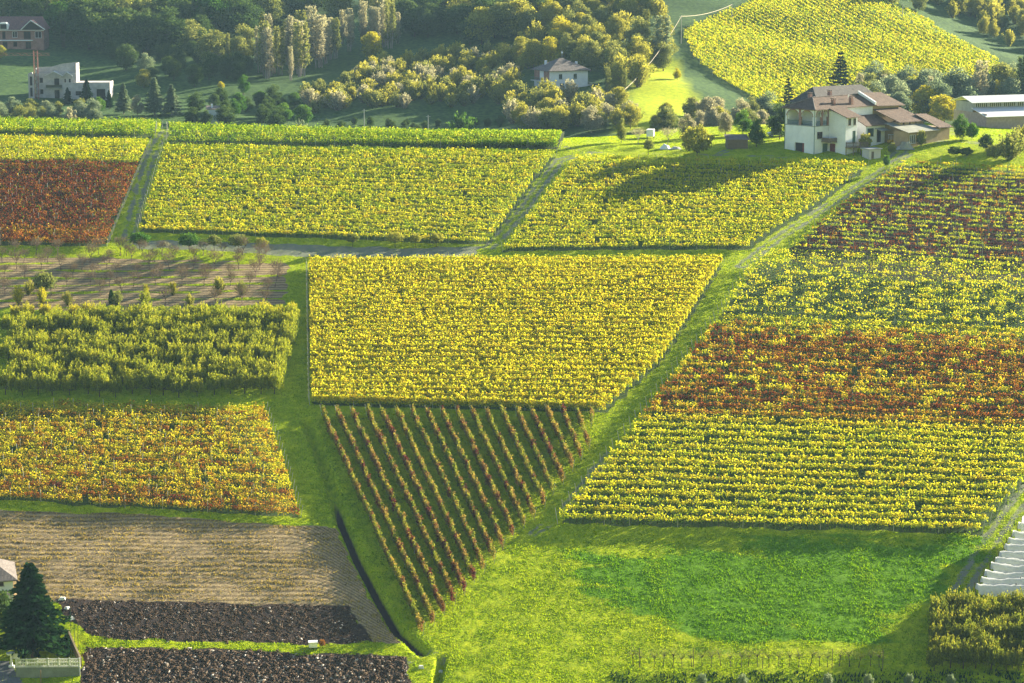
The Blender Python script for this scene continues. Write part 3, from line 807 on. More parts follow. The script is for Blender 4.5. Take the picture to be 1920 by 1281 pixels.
# straw stubble in lines
n = 170000
Yt = rng.uniform(285, 345, n); Xt = rng.uniform(-0.235, 0.0, n) * Yt
line = np.cos((Yt + 0.06 * Xt + 0.3 * vnoise(Xt, Yt, 9, 61)) * 2 * math.pi / 1.6)
ok = in_zones(Xt, Yt, Z_SOIL) & ~in_zones(Xt, Yt, Z_DARK) & (rng.uniform(0, 1, n) < np.clip(0.55 + 0.55 * line, 0.15, 1) * np.clip(0.7 + 0.5 * vnoise(Xt, Yt, 12, 62), 0.15, 1))
Xt, Yt = Xt[ok], Yt[ok]
blades('straw_stubble', Xt, Yt, 0.17, 0.09, np.clip(0.5 + 0.25 * rng.normal(size=len(Xt)) + 0.2 * vnoise(Xt, Yt, 8, 63), 0, 1), M['straw'], 'dry yellowish stubble and weeds in lines on the brown field', 'stubble')
# clods of turned earth
def clods(name, zone, n, smin, smax, label, lightfrac, rowdir):
    Yt = rng.uniform(270, 320, n); Xt = rng.uniform(-0.235, 0.0, n) * Yt
    ok = (poly_sd(Xt, Yt, zone) + 0.5 * vnoise(Xt, Yt, 2.5, 74) + 0.2 * vnoise(Xt, Yt, 0.8, 75)) > 0.1
    Xt, Yt = Xt[ok], Yt[ok]; n = len(Xt)
    z = H(Xt, Yt)
    s = rng.uniform(smin, smax, n) * np.clip(1 + 0.5 * vnoise(Xt, Yt, 1.5, 73), 0.4, 1.8)
    base = np.array([[-1, -1, -0.6], [1, -1, -0.6], [1, 1, -0.6], [-1, 1, -0.6], [-0.6, -0.7, 0.55], [0.7, -0.5, 0.7], [0.55, 0.7, 0.5], [-0.7, 0.55, 0.75]])
    Vv = base[None] * s[:, None, None] * rng.uniform(0.6, 1.35, (n, 8, 3)) * np.array([1.3, 0.8, 0.8])
    a = rng.normal(0.0 if rowdir == 0 else 1.0, 0.6, n); ca, sa = np.cos(a)[:, None], np.sin(a)[:, None]
    Vx = Vv[:, :, 0] * ca - Vv[:, :, 1] * sa; Vy = Vv[:, :, 0] * sa + Vv[:, :, 1] * ca
    Vv = np.stack([Vx + Xt[:, None], Vy + Yt[:, None], Vv[:, :, 2] + z[:, None]], -1).reshape(-1, 3)
    fq = np.array([(4, 5, 6, 7), (0, 1, 5, 4), (1, 2, 6, 5), (2, 3, 7, 6), (3, 0, 4, 7)])
    Qq = ((np.arange(n) * 8)[:, None, None] + fq[None]).reshape(-1, 4)
    pale = (rng.uniform(0, 1, n) < lightfrac * np.clip(0.45 + 1.1 * vnoise(Xt * 2.2, Yt * 0.35, 4, 71), 0, 1.6) * (1 if rowdir == 0 else np.clip((282.2 - Yt) / 2, 0.1, 1)))
    tone = np.repeat(np.where(pale, rng.uniform(0.65, 1, n), rng.uniform(0, 0.35, n)), 5)
    me = np_mesh(name, Vv, Qq, {'tone': ('FACE', tone)})
    o = link(name, me, M['clod']); tag(o, label, 'soil', kind='stuff')
m, nt, out = mat_new('turned_clod')
surf(nt, out, ramp(nt, attr(nt, 'tone'), [(0, (0.04, 0.024, 0.015)), (0.4, (0.12, 0.075, 0.045)), (0.7, (0.24, 0.18, 0.13)), (1, (0.55, 0.48, 0.42))]), 0.9, spec=0.1)
M['clod'] = m
clods('dark_clods', Z_DARK[0], 110000, 0.04, 0.13, 'dark turned clods in the upper ploughed strip', 0.07, 0)
clods('pale_clods', Z_DARK[1], 70000, 0.06, 0.2, 'dark and whitish clods in the ploughed plot at the bottom edge', 1.6, 1)


# ------------------------------------------------------------------ trees: shapes shared between alike trees
def branches(mb, base, direction, length, rad, depth, r, spread=0.7, n=3, out=None):
    p = Vector(base); d = Vector(direction).normalized(); segs = 3
    for i in range(segs):
        q = p + d * (length / segs)
        mb.tube(p, q, rad * (1 - 0.25 * i), rad * (1 - 0.25 * (i + 1)), 4 if depth else 3, cap=False)
        p = q
        d = (d + Vector((r.normal(0, 0.13), r.normal(0, 0.13), r.normal(0.04, 0.08)))).normalized()
        if out is not None and depth <= 1: out.append((tuple(p), tuple(d)))
    if depth > 0:
        for k in range(n):
            a = 6.283 * (k + r.uniform(-0.3, 0.3)) / n
            side = Vector((math.cos(a), math.sin(a), r.uniform(0.2, 0.9)))
            branches(mb, p, d * (1 - spread) + side * spread, length * r.uniform(0.6, 0.85), rad * 0.5, depth - 1, r, spread, n, out)

def crown_mesh(name, C, size, up=0.0, aspect=1.0, tone=None, dirs=None, r=None):
    V, Q = leaf_quads(C, size, aspect, up, dirs, r)
    n = len(C)
    t = 0.5 + 0.15 * r.normal(size=n) if tone is None else tone + 0.12 * r.normal(size=n)
    return np_mesh(name, V, Q, {'tone': ('FACE', np.clip(t, 0, 1)), 'val': ('FACE', np.clip(r.normal(0.5, 0.22, n), 0, 1))})

def proto(kind, seed):
    """returns (trunk mesh, crown mesh) for a tree about 1 unit = 1 metre; natural height in H_KIND"""
    r = np.random.default_rng(seed)
    mb = MB(); tips = []
    if kind == 'round':            # broad deciduous crown, 8 m
        branches(mb, (0, 0, -0.2), (r.normal(0, 0.05), 0, 1), 2.4, 0.2, 2, r, 0.75, 4)
        nb = 26; cs = []
        for i in range(nb):
            a = r.uniform(0, 6.283); h = r.uniform(0, 1); rr = 2.9 * math.sqrt(max(0.05, 1 - (2 * h - 0.85) ** 2)) * r.uniform(0.35, 0.8)
            cs.append((math.cos(a) * rr, math.sin(a) * rr, 1.5 + 5.7 * h, r.uniform(0.55, 1.45)))
        pts = []; 
        for (x, y, z, s) in cs:
            m_ = int(210 * s * s) + 20; d = r.normal(size=(m_, 3)); d /= np.linalg.norm(d, axis=1, keepdims=True)
            pts.append(np.array([x, y, z]) + d * s * r.uniform(0.5, 1.28, (m_, 1)) * np.array([1, 1, 0.8]))
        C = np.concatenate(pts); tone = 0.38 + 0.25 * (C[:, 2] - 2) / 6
        cm = crown_mesh('crown', C, 0.27, tone=tone, r=r)
    elif kind == 'brush':          # coppiced, many upright shoots, 5.5 m
        C = []; D = []
        for i in range(46):
            a = r.uniform(0, 6.283); tilt = abs(r.normal(0, 0.36)); L = r.uniform(3.6, 5.6) * (1 - 0.35 * tilt)
            d = np.array([math.sin(tilt) * math.cos(a), math.sin(tilt) * math.sin(a), math.cos(tilt)])
            b = np.array([0.25 * math.cos(a), 0.25 * math.sin(a), 0])
            mb.tube(b, b + d * L * 0.85, 0.035, 0.01, 3, cap=False)
            m_ = 42; t = r.beta(2.2, 1.2, m_) * L
            C.append(b + d * t[:, None] + r.normal(0, 0.16, (m_, 3))); D.append(np.repeat(d[None], m_, 0))
        C = np.concatenate(C); D = np.concatenate(D)
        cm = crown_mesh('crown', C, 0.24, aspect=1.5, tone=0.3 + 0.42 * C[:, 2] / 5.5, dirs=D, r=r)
    elif kind == 'poplar':         # tall slender pale stems, 15 m
        C = []; D = []
        for i in range(5):
            bx, by = r.normal(0, 0.8, 2)
            mb.tube((bx * 0.6, by * 0.6, -0.3), (bx, by, 12.5 + r.uniform(-1.5, 2)), 0.13, 0.03, 4, cap=False)
            for j in range(34):
                h = 2.5 + 11.5 * (j / 34) + r.uniform(-0.3, 0.3); a = r.uniform(0, 6.283); L = r.uniform(0.8, 2.0) * (1.25 - h / 16)
                d = np.array([math.cos(a) * 0.5, math.sin(a) * 0.5, 0.87]); b = np.array([bx, by, h])
                mb.tube(b, b + d * L, 0.03, 0.01, 3, cap=False)
                m_ = 16; t = r.uniform(0.1, 1.1, m_) * L
                C.append(b + d * t[:, None] + r.normal(0, 0.17, (m_, 3))); D.append(np.repeat(d[None], m_, 0))
        C = np.concatenate(C); D = np.concatenate(D)
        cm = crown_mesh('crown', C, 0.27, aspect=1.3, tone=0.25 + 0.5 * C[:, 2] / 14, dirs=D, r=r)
    elif kind == 'conifer':        # layered fir or cedar, 10 m
        mb.tube((0, 0, -0.3), (0, 0, 9.8), 0.24, 0.03, 6, cap=False)
        C = []; D = []; T = []
        for j in range(34):
            h = 1.3 + 8.5 * (j / 33.0) ** 0.95
            Rm = 3.1 * (1 - (h - 1.0) / 9.3) ** 0.85 * r.uniform(0.75, 1.15) + 0.15
            for a in np.linspace(0, 6.283, 7, endpoint=False) + r.uniform(0, 1):
                L = Rm * r.uniform(0.55, 1.3); d = np.array([math.cos(a), math.sin(a), r.uniform(-0.38, -0.02)]); b = np.array([0, 0, h])
                mb.tube(b, b + d * L * 0.9, 0.035, 0.01, 3, cap=False)
                m_ = int(9 + 20 * L); t = r.beta(1.6, 1.0, m_) * L
                sid = np.array([-math.sin(a), math.cos(a), 0])
                C.append(b + d * t[:, None] + sid * (r.normal(0, 0.20, m_) * (0.4 + t * 0.45))[:, None] + np.array([0, 0, 1]) * (r.normal(-0.03, 0.10, m_) + 0.03 * t * t)[:, None])
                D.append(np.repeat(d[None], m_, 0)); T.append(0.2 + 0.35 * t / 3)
        C = np.concatenate(C); D = np.concatenate(D)
        cm = crown_mesh('crown', C, 0.3, aspect=1.5, tone=np.concatenate(T), dirs=D, r=r)
    elif kind == 'cedar':          # open layered conifer, 10 m
        mb.tube((0, 0, -0.3), (0, 0, 9.8), 0.26, 0.03, 6, cap=False)
        C = []; D = []; T = []
        for j in range(15):
            h = 1.6 + 8.0 * (j / 14.0)
            Rm = 3.4 * (1 - (h - 1.0) / 9.4) ** 0.8 + 0.25
            for a in np.linspace(0, 6.283, 6, endpoint=False) + r.uniform(0, 1):
                L = Rm * r.uniform(0.5, 1.25); d = np.array([math.cos(a), math.sin(a), r.uniform(-0.25, 0.0)]); b = np.array([0, 0, h + r.uniform(-0.15, 0.15)])
                mb.tube(b, b + d * L * 0.9, 0.04, 0.01, 3, cap=False)
                m_ = int(10 + 26 * L); t = r.beta(1.7, 1.0, m_) * L; sid = np.array([-math.sin(a), math.cos(a), 0])
                C.append(b + d * t[:, None] + sid * (r.normal(0, 0.16, m_) * (0.4 + t * 0.4))[:, None] + np.array([0, 0, 1]) * (r.normal(-0.02, 0.06, m_) + 0.05 * t * t)[:, None])
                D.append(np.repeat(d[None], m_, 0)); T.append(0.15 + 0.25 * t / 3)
        C = np.concatenate(C); D = np.concatenate(D)
        cm = crown_mesh('crown', C, 0.24, aspect=1.6, tone=np.concatenate(T), dirs=D, r=r)
    elif kind == 'cypress':        # narrow evergreen, 4 m
        mb.tube((0, 0, -0.2), (0, 0, 3.2), 0.07, 0.02, 5, cap=False)
        m_ = 1500; h = r.uniform(0.15, 4, m_); a = r.uniform(0, 6.283, m_)
        rr = 0.48 * np.clip(np.sin(np.clip((4.05 - h) / 4, 0, 1) ** 0.8 * 2.2), 0.05, 1) * r.uniform(0.7, 1.1, m_)
        C = np.stack([np.cos(a) * rr, np.sin(a) * rr, h], -1)
        cm = crown_mesh('crown', C, 0.16, up=0.6, aspect=1.6, tone=0.35 * np.ones(m_), r=r)
    elif kind == 'bare':           # leafless orchard tree, 3.4 m
        branches(mb, (0, 0, -0.1), (r.normal(0, 0.1), r.normal(0, 0.1), 1), 0.75, 0.075, 3, r, 0.5, 4, tips)
        C = np.array([t[0] for t in tips]); D = np.array([t[1] for t in tips])
        k = r.integers(0, len(C), 520)
        C = C[k] + D[k] * r.uniform(0, 0.6, (520, 1)) + r.normal(0, 0.09, (520, 3))
        V, Q = leaf_quads(C, 0.032, 8.0, 0.0, D[k] + np.array([0, 0, 0.6]), r)
        cm = np_mesh('crown', V, Q, {'tone': ('FACE', r.uniform(0.2, 0.8, len(C))), 'val': ('FACE', r.uniform(0.2, 0.8, len(C)))})
    elif kind == 'orchard':        # vertical leafy shoots from a low head, 4 m
        mb.tube((0, 0, -0.1), (0, 0, 1.1), 0.09, 0.07, 5, cap=False)
        C = []; D = []; T = []
        for i in range(64):
            a = r.uniform(0, 6.283); rr = 1.45 * math.sqrt(r.uniform(0.0, 1)); b = np.array([rr * math.cos(a), rr * math.sin(a), r.uniform(0.75, 1.7)])
            if i < 12: mb.tube((0, 0, 0.9), b, 0.04, 0.02, 3, cap=False)
            L = r.uniform(1.3, 2.6) * (1.08 - 0.22 * rr); d = np.array([r.normal(0, 0.12), r.normal(0, 0.12), 1.0])
            mb.tube(b, b + d * L * 0.9, 0.018, 0.006, 3, cap=False)
            m_ = 34; t = r.uniform(0, 1.0, m_) * L
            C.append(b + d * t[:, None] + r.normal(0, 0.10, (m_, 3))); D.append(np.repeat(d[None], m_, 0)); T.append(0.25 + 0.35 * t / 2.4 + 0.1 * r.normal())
        C = np.concatenate(C); D = np.concatenate(D)
        cm = crown_mesh('crown', C, 0.125, aspect=2.2, up=0.45, tone=np.concatenate(T), dirs=D, r=r)
    elif kind == 'small':          # clipped small fruit tree, 3 m
        branches(mb, (0, 0, -0.1), (r.normal(0, 0.08), 0, 1), 1.0, 0.08, 2, r, 0.8, 4)
        m_ = 1700; d = r.normal(size=(m_, 3)); d /= np.linalg.norm(d, axis=1, keepdims=True)
        lump = 1 + 0.22 * np.sin(d[:, 0] * 5 + seed) * np.sin(d[:, 1] * 6 + 1) + 0.12 * np.sin(d[:, 2] * 9)
        C = d * r.uniform(0.35, 1.0, (m_, 1)) ** 0.5 * lump[:, None] * np.array([1.35, 1.35, 0.95]) + np.array([0, 0, 1.95])
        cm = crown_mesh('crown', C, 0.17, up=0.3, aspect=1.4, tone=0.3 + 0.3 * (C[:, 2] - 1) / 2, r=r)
    elif kind == 'sapling':        # young leaning tree with bent stem, 2.6 m
        lean = r.normal(0.25, 0.25); p = Vector((0, 0, -0.1)); rad = 0.07
        for i in range(5):
            q = p + Vector((lean * 0.35 * (1 if i % 2 else 0.4), r.normal(0, 0.05), 0.36)); mb.tube(p, q, rad, rad * 0.85, 4, cap=False); p = q; rad *= 0.85
        for i in range(12):
            a = r.uniform(0, 6.283); mb.tube(p - Vector((0, 0, r.uniform(0, 0.5))), p + Vector((math.cos(a) * 0.75, math.sin(a) * 0.75, r.uniform(0.2, 1.0))), 0.025, 0.008, 3, cap=False)
        m_ = 170; C = np.array(p) + r.normal(0, 1, (m_, 3)) * np.array([0.5, 0.5, 0.42]) + np.array([0, 0, 0.35])
        cm = crown_mesh('crown', C, 0.11, tone=0.5 * np.ones(m_), r=r)
    elif kind == 'spikybush':      # upright bundle of leafy rods, 3.5 m
        C = []; D = []
        for i in range(30):
            a = r.uniform(0, 6.283); tilt = r.uniform(0.05, 0.75); L = r.uniform(2.3, 3.6) * (1 - 0.3 * tilt)
            d = np.array([math.sin(tilt) * math.cos(a), math.sin(tilt) * math.sin(a), math.cos(tilt)])
            mb.tube((0, 0, 0), d * L, 0.03, 0.01, 3, cap=False)
            m_ = 60; t = r.beta(1.5, 1.0, m_) * L
            C.append(d * t[:, None] + r.normal(0, 0.09, (m_, 3))); D.append(np.repeat(d[None], m_, 0))
        C = np.concatenate(C); D = np.concatenate(D)
        cm = crown_mesh('crown', C, 0.17, aspect=1.6, tone=0.55 * np.ones(len(C)), dirs=D, r=r)
    return mb.mesh('trunk'), cm
H_KIND = dict(round=8.0, brush=5.6, poplar=15.0, conifer=10.0, cedar=10.0, cypress=4.0, bare=3.4, orchard=4.0, small=3.0, sapling=2.8, spikybush=3.5)
PROTO = {}
for kd, nvar in (('round', 4), ('brush', 4), ('poplar', 3), ('conifer', 3), ('cedar', 2), ('cypress', 1), ('bare', 5), ('orchard', 5), ('small', 4), ('sapling', 4), ('spikybush', 1)):
    PROTO[kd] = [proto(kd, 300 + 17 * i + len(kd) * 5) for i in range(nvar)]
    for a, b in PROTO[kd]:
        a.materials.append(M['bark']); b.materials.append(M['green'])
def tree(kind, x, y, height, mat, label, cat='tree', group=None, wide=1.0, var=None, name=None, bark='bark', sink=0.0):
    v = PROTO[kind][random.randrange(len(PROTO[kind])) if var is None else var % len(PROTO[kind])]
    s = height / H_KIND[kind]
    nm = name or {'conifer': 'conifer_tree', 'cedar': 'conifer_tree', 'cypress': 'cypress_tree', 'bare': 'bare_orchard_tree', 'orchard': 'orchard_tree', 'small': 'fruit_tree', 'poplar': 'poplar_tree', 'brush': 'hazel_tree', 'sapling': 'young_tree', 'spikybush': 'bush', 'round': 'broadleaf_tree'}[kind]
    if nm == 'broadleaf_tree': nm = {'silver': 'willow_tree', 'dark': 'forest_tree', 'gold': 'autumn_tree', 'yellow': 'autumn_tree'}.get(mat, nm)
    root = empty(nm, (x, y, float(H(x, y)) - sink), random.uniform(0, 6.28), label=label, cat=cat, group=group)
    root.scale = (s * wide, s * wide, s)
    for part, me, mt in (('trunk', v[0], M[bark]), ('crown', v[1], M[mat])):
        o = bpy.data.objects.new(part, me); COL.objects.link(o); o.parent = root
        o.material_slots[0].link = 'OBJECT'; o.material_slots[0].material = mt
    return root
def tpx(kind, px, py, top, mat, label, **kw):
    """tree standing at photograph pixel px, py whose crown reaches row top"""
    y0 = kw.pop('y0', 262.0)
    x, y = at(px, py, y0); h_ = (py - top) * y / F * 1.03
    if kind == 'small' and kw.get('name') == 'shrub': h_ *= 1.3; kw['sink'] = 0.23 * h_; kw['wide'] = kw.get('wide', 1) * 0.8
    return tree(kind, x, y, h_, mat, label, **kw)

# dense green orchard at left
def count_label(i, n, what):
    return 'rearmost' if False else ordinal(i)
rows_y = np.linspace(at(250, 600)[1], at(250, 742)[1], 11)
for ri, yy in enumerate(rows_y):
    front = len(rows_y) - ri
    xr = 0.0 + at(530, 700)[0] - 0.4
    xl = -0.222 * yy
    nn = int((xr - xl) / 2.5)
    for i in range(nn):
        x = xr - i * 2.5 + random.uniform(-0.35, 0.35)
        if x < -0.19 * yy + 3 and ri in (1, 3) and i % 2: continue
        px = proj((x, yy, float(H(x, yy))))[0]
        yellow = (ri == 0 and (px < 190 or px > 480)) 
        row = 'front' if front == 1 else ('back' if front == 11 else ordinal(front))
        pos_ = 'last tree at the lane end' if i == 0 else f'{ordinal(i + 1)} tree from the lane'
        mt = 'yellow' if yellow else 'shoot'
        lab = f"{'yellow' if mt == 'yellow' else 'green'} leafy orchard tree, {row} row, {pos_}"
        tree('orchard', x, yy + random.uniform(-0.9, 0.9), random.uniform(3.4, 4.5) * (0.8 if ri == 0 else 1), mt, lab, group='trees of the dense green orchard at left', wide=0.92)
# bare orchard above it
rows_b2 = [479, 492, 506, 521, 537, 554, 572]
for ri, py in enumerate(rows_b2):
    step = 39 + ri * 1.2
    xs_ = np.arange(-10 + (ri % 2) * 16, 525, step)
    for i, px in enumerate(xs_):
        if random.random() < 0.10: continue
        x, y = at(px + random.uniform(-4, 4), py + random.uniform(-1, 1))
        lab = f"leafless orchard tree, {ordinal(ri + 1)} row from the top, {ordinal(i + 1)} from the left"
        if ri >= 5 and random.random() < 0.4:
            tree('brush', x, y, random.uniform(2.0, 3.6), random.choice(['olive', 'yellow', 'gold', 'shoot']), lab.replace('leafless', 'thinly leaved'), group='trees of the bare orchard strips', wide=0.9)
        else:
            tree('bare', x, y, random.uniform(3.8, 5.4), 'twigleaf', lab, group='trees of the bare orchard strips', bark='twig')
tpx('cypress', 209, 571, 543, 'green', 'narrow dark green shrub standing among the bare orchard trees', cat='shrub', name='shrub', wide=1.4)
tpx('small', 85, 560, 512, 'olive', 'olive green bushy tree among the bare orchard rows at left')
# clipped trees on the bright grass strip
for px, py, top, mt, w, lab in [(262, 469, 436, 'green', 1.25, 'round dark green fruit tree, leftmost on the bright grass strip'),
                                (355, 473, 438, 'green', 1.25, 'broad green fruit tree, second on the bright grass strip'),
                                (402, 470, 441, 'olive', 0.95, 'small olive fruit tree, third on the bright grass strip'),
                                (446, 473, 440, 'olive', 1.2, 'olive round fruit tree, fourth on the bright grass strip'),
                                (490, 473, 446, 'gold', 1.0, 'small golden fruit tree, rightmost on the bright grass strip'),
                                (661, 463, 438, 'olive', 1.0, 'olive fruit tree at the upper edge of the bare soil strip'),
                                (741, 464, 436, 'gold', 1.25, 'orange gold fruit tree, left of three beside the bare soil strip'),
                                (779, 464, 438, 'gold', 0.95, 'slim orange gold fruit tree, middle of three beside the bare soil strip'),
                                (819, 463, 437, 'gold', 1.15, 'orange gold fruit tree, right of three beside the bare soil strip')]:
    tpx('small', px, py, top, mt, lab, wide=w)
tpx('bare', 311, 470, 446, 'pale', 'small leafless tree between two round trees on grass strip', bark='twig')
tpx('bare', 237, 480, 440, 'pale', 'thin leafless tree left of the round fruit trees', bark='twig')

# young leaning trees along the bottom fence
for i, px in enumerate([1187, 1200, 1226, 1243, 1262, 1279, 1297, 1316, 1333, 1352, 1370, 1390, 1404, 1420, 1441, 1460, 1480, 1498, 1519, 1536, 1552, 1573, 1592, 1610, 1632, 1648]):
    tpx('sapling', px, 1250 + (i % 3), 1210 + (i * 7 % 9), 'olive', f'thin crooked young tree, {ordinal(i + 1)} from the left beside the bottom hedge', group='young crooked trees above the bottom hedge', bark='bark')

# lower right orchard
oy = [at(1830, p)[1] for p in (1156, 1176, 1196, 1216, 1238, 1256)]
for ri, yy in enumerate(oy):
    front = len(oy) - ri
    x0 = at(1772 - 8 * ri + (2 if ri < 3 else 0), 1190)[0]
    for i in range(9):
        x = x0 + i * 1.75 + random.uniform(-0.25, 0.25)
        if x / yy > 0.235: break
        tree('orchard', x, yy + random.uniform(-0.4, 0.4), random.uniform(3.0, 4.2), 'lowerorch', f'olive orchard tree at lower right, row {ordinal(front)} from front, {ordinal(i + 1)} from left', group='trees of the lower right orchard', wide=0.95)
# small trees poking in at the bottom edge
for i, px in enumerate([1316, 1392, 1552, 1628, 1704, 1782]):
    tpx('small', px, 1300, 1262, 'silver', f'pale green young tree cut by the bottom edge, {ordinal(i + 1)} from the left', group='small pale trees at the bottom edge', wide=0.55)

# the big conifer at lower left
tpx('conifer', 62, 1232, 1049, 'needle', 'large dark green conifer beside the white house at lower left', var=0, wide=1.2)
tpx('cypress', 126, 1231, 1180, 'needle', 'tall narrow cypress by the corner of the walled garden', wide=0.85)
tpx('cypress', 44, 1257, 1220, 'needle', 'narrow dark cypress in front of the white balustrade', wide=0.8)
tpx('small', -8, 1190, 1105, 'dark', 'dark green shrub at the left edge beneath the white house', cat='shrub', name='shrub')
tpx('small', 604, 1213, 1199, 'rust', 'small reddish green bush beside the white box', cat='shrub', name='shrub')

# farm yard trees
for kind, px, py, top, mt, w, lab in [
    ('bare', 1197, 271, 226, 'pale', 1.2, 'pale leafless tree left of the white trailer'),
    ('round', 1165, 268, 222, 'olive', 0.6, 'olive thin tree at the left of the yard lawn'),
    ('bare', 1252, 271, 224, 'pale', 1.3, 'leaning leafless tree behind the white covered heap'),
    ('small', 1306, 292, 238, 'gold', 1.15, 'bushy golden tree with dark stems at the vineyard edge'),
    ('round', 1288, 262, 214, 'pale', 0.9, 'pale yellowish tree behind the golden bushy tree'),
    ('small', 1216, 291, 262, 'olive', 0.7, 'small straggly tree at the top edge of the shadowed vineyard'),
    ('round', 1393, 254, 208, 'green', 0.95, 'bright green tree right behind the dark shed'),
    ('round', 1418, 276, 222, 'green', 0.95, 'leafy green tree between the shed and the farmhouse'),
    ('round', 1360, 252, 210, 'pale', 0.9, 'pale pinkish tree left of the bright green tree'),
    ('round', 1462, 262, 196, 'dark', 0.85, 'dark bushy tree against the left wall of the farmhouse'),
    ('cedar', 1477, 228, 148, 'needle', 0.62, 'slim dark conifer left of the farmhouse roof'),
    ('cedar', 1574, 200, 100, 'needle', 0.8, 'tall dark layered conifer behind the farmhouse roof'),
    ('small', 1622, 284, 252, 'gold', 0.8, 'yellow bush behind the picket railing'),
    ('small', 1727, 277, 245, 'olive', 0.6, 'narrow shrub right of the covered heap'),
    ('round', 1800, 264, 214, 'green', 0.75, 'round green tree in front of the long white barn'),
    ('small', 1822, 262, 232, 'green', 0.9, 'low green shrub beside the round green tree'),
    ('small', 1848, 284, 252, 'dark', 0.8, 'dark green shrub before the barn wall'),
    ('brush', 1893, 300, 236, 'olive', 1.2, 'large pale green bush at the right edge below the barn'),
    ('brush', 1925, 272, 228, 'gold', 1.2, 'yellow green bush at the right edge beside the barn'),
    ('small', 1790, 292, 275, 'dark', 1.7, 'low dark hedge clump above the striped vineyard'),
    ('small', 1812, 293, 277, 'dark', 1.6, 'second low dark clump above the striped vineyard'),
    ('small', 1672, 290, 268, 'olive', 0.7, 'small shrub beside the stone outhouse'),
    ('small', 1865, 300, 272, 'olive', 1.3, 'low olive bush at the corner above the striped vineyard'),
    ('small', 1662, 320, 292, 'green', 0.55, 'young green tree at the head of the farm track'),
    ('spikybush', 868, 262, 204, 'green', 1.0, 'spiky green bush standing up behind the hilltop vineyard'),
    ('spikybush', 562, 262, 220, 'silver', 0.8, 'small grey green bush behind the hilltop vineyard'),
]:
    kw = dict(wide=w, y0=540.0 if px in (868, 562) else 262.0)
    if kind in ('small', 'spikybush') and ('bush' in lab or 'shrub' in lab or 'clump' in lab): kw.update(name='shrub', cat='shrub')
    if px in (1574,): kw['y0'] = 548.0
    if px in (1477,): kw['y0'] = 530.0
    if kind == 'bare': kw['bark'] = 'palebark'
    tpx(kind, px, py + (0 if px not in (868, 562, 1574, 1477) else 0), top, mt, lab, **kw)

# ------------------------------------------------------------------ woods beyond the vineyards
def inside(px, py, poly):
    c = False; n = len(poly)
    for i in range(n):
        (ax, ay), (bx, by) = poly[i], poly[(i + 1) % n]
        if (ay > py) != (by > py) and px < ax + (py - ay) / (by - ay) * (bx - ax): c = not c
    return c
ALL_FAR = []
def wood(poly, n, kinds, hmin, hmax, label, group, short, mind=10.0, seed=0, bark='bark', wide=(0.9, 1.2), avoid=()):
    """trees whose feet stand within a patch of the far slope; kinds: (shape, material, weight)"""
    rr = random.Random(seed)
    xs_ = [p[0] for p in poly]; ys_ = [p[1] for p in poly]
    placed = 0; tries = 0; mine = []
    while placed < n and tries < n * 60:
        tries += 1
        px = rr.uniform(min(xs_), max(xs_)); py = rr.uniform(min(ys_), max(ys_))
        if not inside(px, py, poly): continue
        if any(a < px < b and c < py < d for a, b, c, d in avoid): continue
        x, y = at(px, py, 575.0)
        if any((x - a) ** 2 + ((y - b) * 0.8) ** 2 < (mind * 0.1) ** 2 * 9 for a, b in ALL_FAR): continue
        ALL_FAR.append((x, y))
        k = rr.choices(kinds, [q[2] for q in kinds])[0]
        random.seed(int(px * 31 + py * 7))
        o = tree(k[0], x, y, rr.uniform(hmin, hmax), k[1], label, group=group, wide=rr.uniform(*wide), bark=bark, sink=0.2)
        mine.append((px, py, o)); placed += 1
    bands = 5 if n > 60 else (3 if n > 20 else 1)
    mine.sort(key=lambda q: q[1])
    for b in range(bands):
        part = sorted(mine[len(mine) * b // bands:len(mine) * (b + 1) // bands], key=lambda q: q[0])
        where = {1: [''], 3: ['rear ', 'middle ', 'front '], 5: ['rearmost ', 'second ', 'middle ', 'fourth ', 'front ']}[bands][b]
        for i, (_, _, o) in enumerate(part):
            o['label'] = f"{short}, {where}row, {ordinal(i + 1)} from left"
    return placed
HOUSES_AV = [(990, 1112, 140, 176), (40, 215, 150, 200), (-10, 95, 60, 98), (380, 420, 205, 232)]
W = []
W.append(wood([(482, 150), (560, 152), (640, 118), (745, 88), (748, 60), (690, 72), (600, 90), (490, 118)], 46, [('poplar', 'pale', 3), ('poplar', 'olive', 1)], 10, 18, 'tall pale slender poplar in the grove on the far slope', 'pale poplar grove at upper left of centre', 'pale slender poplar in the far grove', 5, 1, 'palebark', (0.9, 1.6)))
W.append(wood([(378, 130), (462, 128), (460, 108), (385, 108)], 7, [('poplar', 'olive', 1), ('round', 'olive', 1)], 9, 12, 'olive tree in the small cluster left of the poplar grove', 'small olive cluster left of the poplars', 'olive tree left of the poplars', 6, 2, 'palebark'))
W.append(wood([(585, 215), (560, 200), (620, 160), (700, 130), (790, 112), (960, 100), (1000, 120), (985, 150), (965, 190), (900, 205), (780, 205), (690, 205)], 150, [('brush', 'gold', 4), ('brush', 'pale', 2), ('brush', 'olive', 2)], 4.2, 6.4, 'golden brown hazel tree in the plantation left of the white house', 'golden hazel plantation on the far slope', 'golden hazel in the plantation', 6.3, 3, 'twig', (1.0, 1.35), HOUSES_AV))
W.append(wood([(958, 250), (950, 205), (985, 186), (1130, 190), (1190, 215), (1200, 240), (1150, 252)], 46, [('brush', 'gold', 4), ('brush', 'olive', 2), ('round', 'gold', 2), ('brush', 'pale', 1)], 4.5, 7.2, 'golden leafy tree in the thicket below the white house', 'golden thicket below the hip-roofed white house', 'golden tree below the white house', 8, 4, 'twig', (1.0, 1.3), HOUSES_AV))
